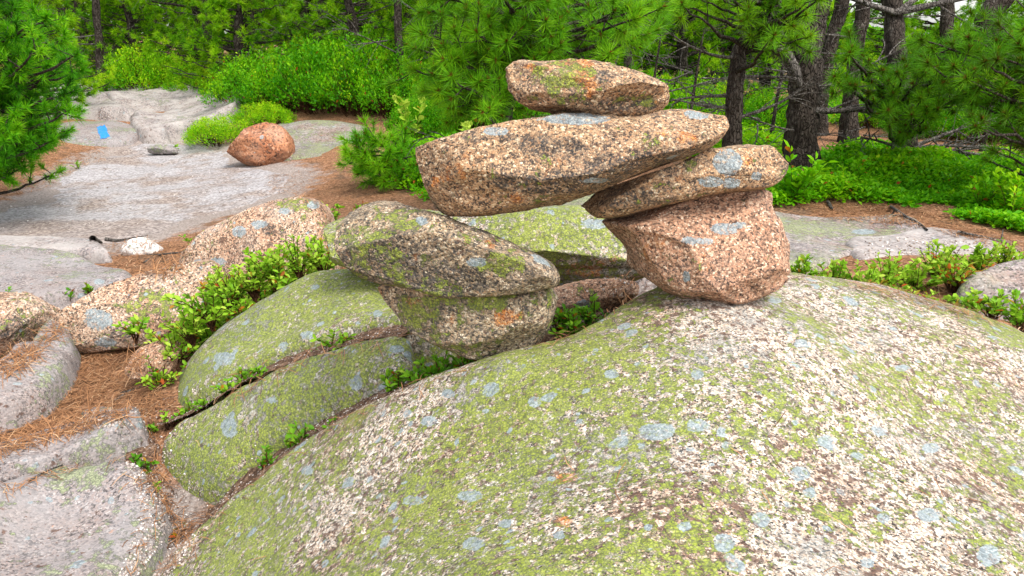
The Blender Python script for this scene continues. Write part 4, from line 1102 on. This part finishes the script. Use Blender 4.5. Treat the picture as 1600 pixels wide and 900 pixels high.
bush(1450, 8.6, 1, .5, .5, 'dark green bush under the drooping dark boughs')
bush(1560, 8.2, 1, .6, .6, 'dark green bush at the shaded end of the woods')
bush(1480, 11.5, 3, .6, .8, 'pale lime bush far back in a gap of the woods')
bush(1330, 12.5, 3, .6, .8, 'pale lime bush far back behind the bare trunks')

# ground cover under the trees: nobody could count it
fb = Batch()
def cover(poly, n, Y0, Y1, L, hmax, tint, bt, clump=2.2, thr=-.25):
    """leafy low growth over a patch of ground"""
    P = np.array([W(*p)[:2] for p in poly]); lo, hi = P.min(0), P.max(0)
    q = rng.uniform(lo, hi, (n * 3, 2)); q = q[sdist(P, q[:, 0], q[:, 1]) > 0][:n]
    c = fbm(np.c_[q, 0 * q[:, 0]], clump, 3, seed=15)
    q = q[c > thr]; c = c[c > thr]
    z = ground_z(q[:, 0], q[:, 1]); m = len(q)
    for j in range(7):
        pp = np.c_[q + rng.normal(0, L * .7, (m, 2)), z + hmax * np.clip(.45 + c, .15, 1.2) * rng.uniform(.15, 1, m)]
        bt.leaves(pp, unit(rand_dirs(m) * [1, 1, .5] + [0, 0, .35]), L * rng.uniform(.6, 1.15, m), np.clip(tint + .35 * c + rng.normal(0, .13, m), 0, 1), wid=.5, shape='four',
                  red=(rng.random(m) < .006).astype(float), redhue=rng.uniform(.2, .8, m), flat=.6)
cover([(1185,330,5.2),(1215,250,6.4),(1300,240,7.2),(1420,240,7.4),(1540,262,6.6),(1640,275,6.2),(1640,400,4.2),(1560,372,4.5),(1470,350,4.9),(1400,330,5.2),(1290,328,5.3)], 7500, 0, 0, .045, .15, .46, fb, thr=-.4)
cover([(1000,250,7.2),(1230,262,6.5),(1250,180,9.5),(1640,200,9.5),(1640,160,12),(900,160,12),(800,240,8)], 8000, 0, 0, .06, .2, .52, fb, thr=-.3)
cover([(590,250,7.6),(660,330,5.6),(760,330,5.2),(800,240,7.5),(700,200,9.6),(640,215,9.3)], 2200, 0, 0, .045, .13, .5, fb)
cover([(120,140,14),(330,150,13.6),(420,160,12.4),(640,200,10.4),(640,160,13),(300,120,16),(120,120,16)], 2600, 0, 0, .06, .25, .5, fb)
cover([(1640,270,6.2),(2000,280,6),(2300,330,5),(2300,250,9),(1640,200,9.5)], 3500, 0, 0, .06, .18, .5, fb, thr=-.3)
tag(link('ground_cover', fb.mesh('ground_cover'), M['bush']), 'low leafy green growth carpeting the forest floor under the pines', 'ground cover', kind='stuff')

# near shrubs with single leaves
def shrub(p, h, n, L, label, group=None, tint=.6, spread=.5, redp=.02, name='blueberry_shrub', cat='shrub', lean=(0, 0, 0), wid=.5, per=11, redhue=(.3, .7), mat='berry'):
    p = np.asarray(p, float)
    r = root(name, tuple(p), label, cat, group)
    fb, sb = Batch(), Batch()
    ring0 = sb.tube(np.array([p + [0, 0, -.05], p + [0, 0, -.035], p + [0, 0, -.02]]), [.004, .0026], 4)
    for k in range(n):
        a = rng.uniform(0, 6.28); u = rng.uniform(0, 1)
        d = unit(np.array([math.cos(a) * u * spread * 1.6, math.sin(a) * u * spread * 1.6, 1.0]) + lean)
        l = h * rng.uniform(.55, 1.1)
        b0 = p + [rng.normal(0, .008), rng.normal(0, .008), -.02]
        e = b0 + d * l
        C = bez(b0, b0 + d * l * .5 + [0, 0, l * .12], e, 6)
        sb.tube(C, [.0026, .0012], 4, share=ring0)
        m = max(4, int(per * l / .2))
        t = np.sort(rng.uniform(.25, 1.02, m))
        idx = np.clip(t * 5, 0, 4.999); i0 = idx.astype(int); f = (idx - i0)[:, None]
        P = C[i0] * (1 - f) + C[i0 + 1] * f
        dd = unit(C[i0 + 1] - C[i0])
        D = unit(rand_dirs(m) * [1, 1, .45] + dd * .75)
        tn = np.clip(tint + .25 * (t - .6) + rng.normal(0, .1) + rng.normal(0, .08, m), 0, 1)
        fb.leaves(P, D, L * rng.uniform(.6, 1.15, m), tn, wid=wid, red=(rng.random(m) < redp) * rng.uniform(.6, 1, m), redhue=rng.uniform(*redhue, m), flat=.55)
    link('stem', sb.mesh('stem', p), M['stem'], r)
    link('foliage', fb.mesh('foliage', p), M[mat], r)
    return r
def onto(px, py, Y):
    return W(px, py, Y)
SG = 'leafy shrubs along the green boulder'
k = 0
for px, py, Y, h, n, lab in [(250,605,2.85,.13,7,'red tinged little shrub at the lowest tip of the green boulder'),(272,560,2.95,.15,9,'leafy shrub sprig standing by the edge of the green boulder near the needle litter'),
                             (300,525,3.0,.17,10,'leafy shrub just below the long pinkish boulder end'),(330,500,3.05,.19,12,'dense leafy shrub in front of the long pinkish boulder'),(362,475,3.12,.2,13,'bright leafy shrub where the two pinkish boulders meet'),
                             (398,455,3.18,.2,13,'tallest dense leafy shrub before the speckled boulder'),(432,440,3.22,.2,13,'leafy shrub with reddish stems before the speckled boulder face'),(468,428,3.26,.2,13,'leafy shrub in front of the middle of the speckled boulder'),
                             (505,420,3.28,.17,11,'leafy shrub touching the long oblong cairn stone'),(375,490,3.02,.1,8,'low leafy sprig with orange leaves spilling on the green boulder'),(440,452,3.08,.09,8,'low sprig hanging over the green boulder top'),
                             (345,455,3.4,.14,8,'leafy tuft growing on top between the pinkish boulders'),(210,520,3.15,.08,5,'sparse sprig growing against the long pinkish boulder')]:
    shrub(onto(px, py, Y), h * rng.uniform(.7, 1.1), n + 8, .03 * rng.uniform(.8, 1.15), lab, SG, tint=.62 + .08 * (k % 3), redp=.05 if k else .15, per=20, spread=.85); k += 1
for px, Y, h, n, lab in [(300,3.35,.15,9,'leafy shrub rooted low against the foot of the long pinkish boulder'),(335,3.4,.17,10,'leafy shrub behind the dense one, hiding the pinkish boulder foot'),(370,3.5,.19,10,'leafy shrub in the hollow before the two pinkish boulders'),
                         (405,3.55,.21,11,'fullest leafy shrub in the hollow below the speckled boulder'),(440,3.6,.22,11,'leafy shrub close under the speckled boulder face'),(475,3.6,.22,11,'tall leafy shrub under the blue lichen spots of the speckled boulder'),(508,3.6,.2,10,'leafy shrub filling the gap between speckled boulder and oblong cairn stone'),
                         (265,3.1,.16,9,'young leafy shrub on the needle litter before the pinkish boulder'),(320,3.15,.14,9,'leafy shrub low on the slope by the green boulder edge'),(352,3.25,.15,10,'leafy shrub with a few rusty leaves by the green boulder edge')]:
    shrub(Wg(px, 450, Y), h * 1.15, n + 11, .03, lab, SG, tint=rng.uniform(.58, .86), redp=.06, per=22, spread=.8)
for px, py, Y, h, n, lab in [(305,378,4.75,.16,14,'leafy green shrub behind the speckled boulder on the trail side'),(375,335,5.4,.12,10,'small green shrub behind the top of the speckled boulder'),(340,350,5.1,.1,8,'low green sprigs between trail and speckled boulder'),
                             (515,340,5.0,.16,8,'upright green sprig behind the rim of the speckled boulder'),(555,325,5.2,.1,6,'tiny sprig on the orange needles behind the oblong stone'),(270,215,9.8,.1,8,'small green tuft on the ledge foot near the stepping stone'),
                             (120,258,8.6,.12,6,'small green tuft on the orange litter by the bushy pine'),(195,118,15.2,.2,12,'olive green tuft on the farthest ledge')]:
    shrub(Wg(px, py, Y), h, n, .04, lab, None, tint=.55)
for px, py, Y, h, n, lab in [(60,500,3.75,.09,8,'green sprig beside the cut boulder, near the low grey slab'),(110,470,3.95,.08,7,'green sprig in front of the low grey slab'),(140,458,4.0,.07,6,'tiny sprig at the slab tip near the long boulder'),
                             (10,470,3.9,.07,5,'tiny grassy sprig on the low grey slab at the photo edge'),(60,530,3.35,.07,5,'yellowing sprig between wedge slab and cut boulder')]:
    shrub(onto(px, py, Y), h, n, .034, lab, 'sprigs beside the low grey slab', tint=.5, redp=.08)
RG = 'shrubs along the far edge of the great boulder'
k = 0
for px, py, Y, h, n, tint, red, lab in [(1255,425,3.05,.08,10,.5,.05,'low green shrub right beside the bulky pink cairn stone'),(1300,440,2.95,.11,14,.62,.06,'yellow green shrub behind the boulder rim'),(1345,455,2.9,.13,16,.66,.1,'yellow green shrub with rusty leaves at the boulder rim'),
                                        (1385,445,3.05,.14,16,.66,.05,'fresh green shrub in the middle of the rim shrubs'),(1425,450,3.1,.15,16,.7,.06,'bright green shrub under the lone seedling'),(1460,432,3.2,.15,16,.7,.06,'lime shrub before the flat gravelly slab'),
                                        (1490,440,3.05,.14,12,.6,.35,'shrub with scarlet leaves beside the low grey rock'),(1525,418,3.3,.13,14,.6,.06,'green shrub behind the low grey rock'),(1570,412,3.4,.12,12,.65,.06,'light green shrub behind the right end of the grey rock'),
                                        (1395,468,2.85,.08,12,.62,.25,'low orange tinged shrub on the boulder rim'),(1440,474,2.85,.08,10,.6,.2,'low shrub with orange sprigs at the boulder rim'),(1520,492,2.75,.1,11,.55,.08,'leafy shrub at the foot of the low grey rock'),
                                        (1550,488,2.72,.1,10,.55,.08,'second leafy shrub at the foot of the low grey rock, nearer the photo edge'),(1590,505,2.65,.12,12,.5,.06,'dark leafy shrub at the photo edge below the low grey rock'),(1485,480,2.8,.07,9,.62,.12,'small yellowish shrub between boulder rim and grey rock')]:
    shrub(onto(px, py + 6, Y), h * 1.12, n + 7, .029, lab, RG, tint=tint + .06, per=22, spread=.75, redp=red, redhue=(.35, 1.0) if red < .3 else (.45, .55)); k += 1
shrub(onto(1482, 415, 3.6), .22, 1, .05, 'lone thin seedling with a few pale leaves rising over the gravelly slab', None, tint=.75, per=8, name='seedling', cat='seedling')
shrub(Wg(1240, 320, 5.3), .36, 14, .085, 'large leaved green plant beside the slanting cairn stone', None, tint=.5, name='leafy_plant', cat='plant', per=9, wid=.4, mat='bush')
shrub(Wg(1580, 345, 4.8), .3, 22, .05, 'bright green bushy shrub at the photo edge above the flat slab', None, tint=.66, mat='bush')
shrub(Wg(1530, 335, 5.0), .25, 18, .05, 'green bushy shrub just beside the brightest one above the flat slab', None, tint=.55, mat='bush')
shrub(Wg(1330, 300, 5.7), .25, 16, .05, 'leafy shrub amid the ground cover before the bare trunks', None, tint=.45, mat='bush')
for px, py, Y, h, lab in [(735,165,7.0,.5,'thin stemmed sapling with lime leaves under the hanging boughs'),(640,130,8.6,.6,'sapling with a few big yellow green leaves behind the hedge'),(770,180,6.6,.7,'slender sapling with sparse leaves beside the top cairn stone')]:
    g = Wg(px, py, Y)
    shrub(g, h, 5, .09, lab, None, tint=.85, per=7, name='sapling', cat='sapling', spread=.35, wid=.6)

# plants rooted in the cracks
def crack_plants(path, ts, group, label, h=.06, L=.023, n=7):
    for t in ts:
        i = int(t * (len(path) - 1))
        shrub(path[i] + [rng.normal(0, .012), rng.normal(0, .012), -.004], h * rng.uniform(.5, 1.35), int(n * rng.uniform(.5, 1.6)) + 1, L, label, group, tint=rng.uniform(.3, .55), spread=1.0, redp=.08, name='crack_plant', cat='plant', per=34, wid=.5)
crack_plants(CR1, [.02,.1,.2,.3,.37,.43,.6,.68,.7], 'plants in the upper crack', 'tiny green plant rooted in the upper crack')
crack_plants(CR2, [.08,.29,.34,.37,.4,.58], 'plants in the lower crack', 'tiny green plant rooted in the lower crack')
crack_plants(CR3, [.05,.2,.4,.62,.9], 'plants at the end of the middle boulder', 'tiny green plant between the litter and the rounded end of the mossy boulder')
for px, py, Y, lab in [(655,585,1.99,'leafy rosette plant in the crack, widest one beside the lower cairn stone'),(690,578,1.97,'bright leafy rosette under the lower cairn stone'),(735,568,1.95,'small rosette tucked under the lower cairn stone'),(615,600,2.03,'small leafy rosette in the crack left of the cairn foot'),
                       (925,490,2.1,'little green plant between the two feet of the cairn'),(895,515,2.06,'tiny sprig on orange needles beside the cairn foot'),(872,495,2.1,'tiny dark plant against the lower cairn stone')]:
    shrub(onto(px, py + 8, Y),   .07, 12, .025, lab, 'rosettes at the cairn foot', tint=.42, spread=1.1, redp=.04, name='crack_plant', cat='plant', per=40, wid=.42)

# ------------------------------------------------------------ loose stuff on the ground: needles, crumbs of granite, twigs
def drop_on(objs_px):
    pass
from mathutils.bvhtree import BVHTree
def all_rocks_bvh():
    Vs, Fs, n = [], [], 0
    for o in coll.objects:
        if o.type == 'MESH' and o.parent is None and o.name.split('.')[0] in ('granite_boulder', 'flat_rock', 'soil', 'ground', 'path', 'boulder', 'rock_dome', 'rock_ledge'):
            me = o.data
            v = np.empty(len(me.vertices) * 3, np.float32); me.vertices.foreach_get('co', v)
            v = v.reshape(-1, 3) + np.array(o.location)
            q = np.empty(len(me.loops), np.int32); me.loops.foreach_get('vertex_index', q)
            Vs.append(v); Fs.append(q.reshape(-1, 4) + n); n += len(v)
    return BVHTree.FromPolygons([tuple(x) for x in np.vstack(Vs)], [tuple(map(int, f)) for f in np.vstack(Fs)])
BV = all_rocks_bvh()
def land(x, y):
    h = BV.ray_cast(Vector((x, y, 3.0)), Vector((0, 0, -1)))
    return (np.array(h[0]), np.array(h[1])) if h[0] is not None else None
def first_hit(px, py):
    d = Vector(ray(px, py)).normalized()
    h = BV.ray_cast(Vector(CAM), d)
    return (np.array(h[0]), np.array(h[1])) if h[0] is not None else None
def scatter_px(poly, n):
    P = np.array(poly, float); lo, hi = P.min(0), P.max(0)
    q = rng.uniform(lo, hi, (n * 4, 2)); q = q[sdist(P, q[:, 0], q[:, 1]) > 0][:n]
    out = []
    for a in q:
        h = first_hit(*a)
        if h: out.append(h)
    return out
nb = Batch()
def litter(poly, n, L=.07, wd=.0022, maxslope=.55):
    hits = [h for h in scatter_px(poly, n) if h[1][2] > maxslope]
    if not hits: return
    P = np.array([h[0] for h in hits]); N = np.array([h[1] for h in hits]); m = len(P)
    D = unit(np.cross(N, rand_dirs(m))); D = unit(D + N * rng.normal(.04, .08, (m, 1)))
    S = unit(np.cross(D, N)) * (wd / 2)
    l = (L * rng.uniform(.5, 1.3, m))[:, None]
    lift = N * rng.uniform(.002, .012, (m, 1))
    bend = S * rng.normal(0, 3, (m, 1)) + N * .002
    A, B, C = P + lift, P + lift + D * l * .5 + bend, P + lift * .6 + D * l
    V = np.stack([A - S, A + S, B + S, B - S, C + S * .6, C - S * .6], 1).reshape(-1, 3)
    F = (np.array([[0, 1, 2, 3], [3, 2, 4, 5]])[None] + (np.arange(m) * 6)[:, None, None]).reshape(-1, 4)
    t = np.clip(rng.normal(.55, .2, m), 0, 1)
    T = np.zeros((m, 6, 4)); T[..., 0] = t[:, None]; T[..., 3] = 1
    nb.add(V, F4=F, T=T.reshape(-1, 4))
litter([(115,550),(210,548),(250,600),(270,640),(210,650),(140,670),(60,690),(-10,720),(-10,660),(70,630),(110,590)], 2600)
litter([(0,560),(60,530),(100,490),(110,500),(60,560),(0,600)], 350)
litter([(240,640),(330,610),(500,545),(640,505),(650,525),(500,560),(330,640),(260,670)], 420)
litter([(250,900),(300,820),(400,735),(540,650),(660,590),(760,565),(760,575),(640,615),(470,700),(330,830),(290,900)], 300)
litter([(860,520),(1000,450),(1000,470),(920,510),(860,545)], 160, .06)
litter([(180,690),(240,690),(250,780),(300,840),(280,900),(180,900),(215,800),(190,725)], 60, .05)
litter([(170,380),(280,380),(300,400),(270,430),(200,430),(165,410)], 700, .06, .0028)
litter([(420,275),(560,255),(640,310),(560,345),(500,320),(420,300)], 1500, .055, .003)
litter([(1235,320),(1420,320),(1600,380),(1600,400),(1440,355),(1300,345)], 1500, .06, .003)
litter([(1330,440),(1480,460),(1600,500),(1600,520),(1450,480),(1330,455)], 400, .06)
litter([(0,235),(160,232),(165,250),(110,270),(60,300),(0,310)], 900, .08, .005)
litter([(240,690),(1600,560),(1600,900),(300,900)], 26, .055, .002)
def crack_debris(path, n, w, bt):
    k = rng.integers(2, len(path) - 2, n)
    T = unit((path[k + 2] - path[k - 2]) * [1, 1, 0]); S = np.stack([-T[:, 1], T[:, 0], 0 * T[:, 0]], 1)
    q = path[k] + S * rng.normal(0, w, (n, 1)) + T * rng.normal(0, .01, (n, 1))
    out = []
    for p, t in zip(q, T):
        h = land(p[0], p[1])
        if h: out.append((h[0], h[1], t))
    return out
for path, n in ((CR1, 900), (CR2, 1100), (CR3, 500)):
    hh = [x for x in crack_debris(path, n, .026, nb) if x[1][2] > .4]
    P = np.array([x[0] for x in hh]); N = np.array([x[1] for x in hh]); T0 = np.array([x[2] for x in hh]); mm = len(P)
    D = unit(T0 * rng.choice([-1, 1], (mm, 1)) + rand_dirs(mm) * .9); D = unit(D - N * (D * N).sum(1)[:, None] * .9)
    S = unit(np.cross(D, N)) * .0011
    l = (.045 * rng.uniform(.4, 1.5, mm))[:, None]; lift = N * rng.uniform(.002, .014, (mm, 1))
    A_, B_, C_ = P + lift, P + lift + D * l * .5 + N * .002, P + lift * .5 + D * l
    Vv = np.stack([A_ - S, A_ + S, B_ + S, B_ - S, C_ + S * .6, C_ - S * .6], 1).reshape(-1, 3)
    Ff = (np.array([[0, 1, 2, 3], [3, 2, 4, 5]])[None] + (np.arange(mm) * 6)[:, None, None]).reshape(-1, 4)
    Tt = np.zeros((mm, 6, 4)); Tt[..., 0] = np.clip(rng.normal(.45, .25, mm), 0, 1)[:, None]; Tt[..., 3] = 1
    nb.add(Vv, F4=Ff, T=Tt.reshape(-1, 4))
litter([(0,764),(60,743),(140,718),(225,690),(232,715),(140,730),(60,752),(0,775)], 220, .05)
tag(link('pine_needles', nb.mesh('pine_needles'), M['litter']), 'fallen orange pine needles strewn in the hollows and cracks', 'needles', kind='stuff')
gb = Batch()
def crumbs(poly, n, s0, s1, slope=.3):
    for p, nn in scatter_px(poly, n):
        if nn[2] < slope: continue
        s = rng.uniform(s0, s1) * rng.uniform(.6, 1)
        o = np.array([[1,0,0],[-1,0,0],[0,1,0],[0,-1,0],[0,0,1],[0,0,-1]]) * rng.uniform(.6, 1.2, (6, 1)) * s
        q = unit(rand_dirs(2)); x = q[0]; y = unit(np.cross(x, q[1])); z = np.cross(x, y)
        V = p + nn * s * .3 + o @ np.stack([x, y, z])
        F = np.array([[0,2,4],[2,1,4],[1,3,4],[3,0,4],[2,0,5],[1,2,5],[3,1,5],[0,3,5]])
        gb.add(V, F3=F, T=np.tile([np.clip(rng.normal(.6, .22), 0, 1), 0, 0, 1], (6, 1)))
crumbs([(170,700),(235,685),(250,760),(300,830),(320,850),(260,900),(185,900),(222,800),(200,730)], 1300, .002, .006)
crumbs([(255,690),(330,830),(400,740),(540,650),(660,600),(720,580),(640,590),(480,680),(340,790)], 600, .0015, .004)
crumbs([(280,640),(400,580),(560,525),(640,510),(560,530),(400,595)], 250, .0015, .004)
crumbs([(140,655),(230,640),(225,665),(150,670)], 90, .003, .01)
crumbs([(0,330),(150,260),(300,230),(450,290),(300,340),(0,380)], 160, .004, .011)
crumbs([(1350,370),(1560,380),(1560,402),(1350,400)], 300, .004, .01)
for path, n, w in ((CR1, 500, .03), (CR2, 1100, .032), (CR3, 900, .05)):
    for p, nn, t_ in crack_debris(path, n, w, gb):
        s = rng.uniform(.0015, .0045)
        o = np.array([[1,0,0],[-1,0,0],[0,1,0],[0,-1,0],[0,0,1],[0,0,-1]]) * rng.uniform(.6, 1.2, (6, 1)) * s
        q = unit(rand_dirs(2)); x = q[0]; y = unit(np.cross(x, q[1])); z = np.cross(x, y)
        gb.add(p + nn * s * .3 + o @ np.stack([x, y, z]), F3=np.array([[0,2,4],[2,1,4],[1,3,4],[3,0,4],[2,0,5],[1,2,5],[3,1,5],[0,3,5]]), T=np.tile([np.clip(rng.normal(.55, .25), 0, 1), 0, 0, 1], (6, 1)))
tag(link('gravel', gb.mesh('gravel', smooth=False), M['gravel']), 'loose pale granite crumbs washed into the cracks and round the slabs', 'gravel', kind='stuff')
# fallen twigs
def twig(pts, r, label, extra=2, name='fallen_twig'):
    P = []
    for a in pts:
        h = first_hit(*a)
        P.append(h[0] + h[1] * r * .9)
    P = smooth_open(np.array(P), 5)
    tb = Batch(); tb.tube(P, [r, r * .5], 6, bump=.3)
    for _ in range(extra):
        i = rng.integers(2, len(P) - 2); d = unit(rand_dirs(1)[0] * [1, 1, .25]); l = rng.uniform(3, 7) * r * 2
        tb.tube(np.array([P[i], P[i] + d * l * .5, P[i] + d * l]), [r * .5, r * .25], 5)
    c = P.mean(0)
    tag(link(name, tb.mesh(name, c), M['twig'], loc=tuple(c)), label, 'twig')
twig([(145,377),(160,383)], .02, 'short dark broken stick behind the thin pale slab', 0)
twig([(165,376),(180,378),(195,377)], .014, 'dark stick lying behind the small white stone', 1)
twig([(225,412),(250,400),(290,395)], .008, 'thin curved twig on the litter right of the small white stone', 2)
twig([(1392,325),(1410,338),(1435,352),(1448,362)], .011, 'straight grey stick lying over the edge of the broad slab', 2)
twig([(1293,318),(1300,330)], .014, 'short grey stick poking from the ground cover', 0)
twig([(1495,366),(1530,372),(1570,382),(1590,395)], .01, 'long thin grey stick beyond the flat gravelly slab', 3)
twig([(180,628),(205,612),(240,600)], .006, 'thin dark twig on the needle litter near the green boulder tip', 3)
twig([(45,753),(68,740),(97,726)], .004, 'dry bent stalk lying in the seam of the lowest slab', 1)
# ------------------------------------------------------------ camera, light, view
cd = bpy.data.cameras.new('camera')
cam = bpy.data.objects.new('camera', cd)
coll.objects.link(cam)
cam.location = tuple(CAM)
cam.rotation_euler = (math.pi / 2 - PITCH, 0, 0)
cd.sensor_width = 36.0
cd.lens = 36.0 * FOC / 1600
cd.clip_start = 0.05
cd.clip_end = 1000
scene.camera = cam

SUN_EL, SUN_AZ = math.radians(56), math.radians(138)     # azimuth from +Y towards +X
wd = bpy.data.worlds.new('World')
scene.world = wd
wd.use_nodes = True
nt = wd.node_tree
bg = nt.nodes['Background']
sky = nt.nodes.new('ShaderNodeTexSky')
sky.sky_type = 'NISHITA'
sky.sun_disc = False
sky.sun_elevation = SUN_EL
sky.sun_rotation = SUN_AZ
sky.air_density = 1.0
sky.dust_density = 1.5
sky.ozone_density = 1.0
hs = nt.nodes.new('ShaderNodeHueSaturation')
hs.inputs['Saturation'].default_value = 0.25
nt.links.new(sky.outputs[0], hs.inputs['Color'])
nt.links.new(hs.outputs[0], bg.inputs['Color'])
bg.inputs['Strength'].default_value = 0.15
sl = bpy.data.lights.new('sun', 'SUN')
sl.energy = 1.5
sl.angle = math.radians(24)
sl.color = (1.0, 0.95, 0.88)
so = bpy.data.objects.new('sun', sl)
coll.objects.link(so)
d = Vector((math.sin(SUN_AZ) * math.cos(SUN_EL), math.cos(SUN_AZ) * math.cos(SUN_EL), math.sin(SUN_EL)))
so.rotation_euler = d.to_track_quat('Z', 'Y').to_euler()
so.location = (0, 0, 10)
vs = scene.view_settings
vs.view_transform = 'Standard'
vs.look = 'None'
vs.exposure = EXPOSURE
vs.gamma = 1.0
vs.use_curve_mapping = False
scene.cycles.use_denoising = True
scene.cycles.max_bounces = 6
scene.cycles.transparent_max_bounces = 4
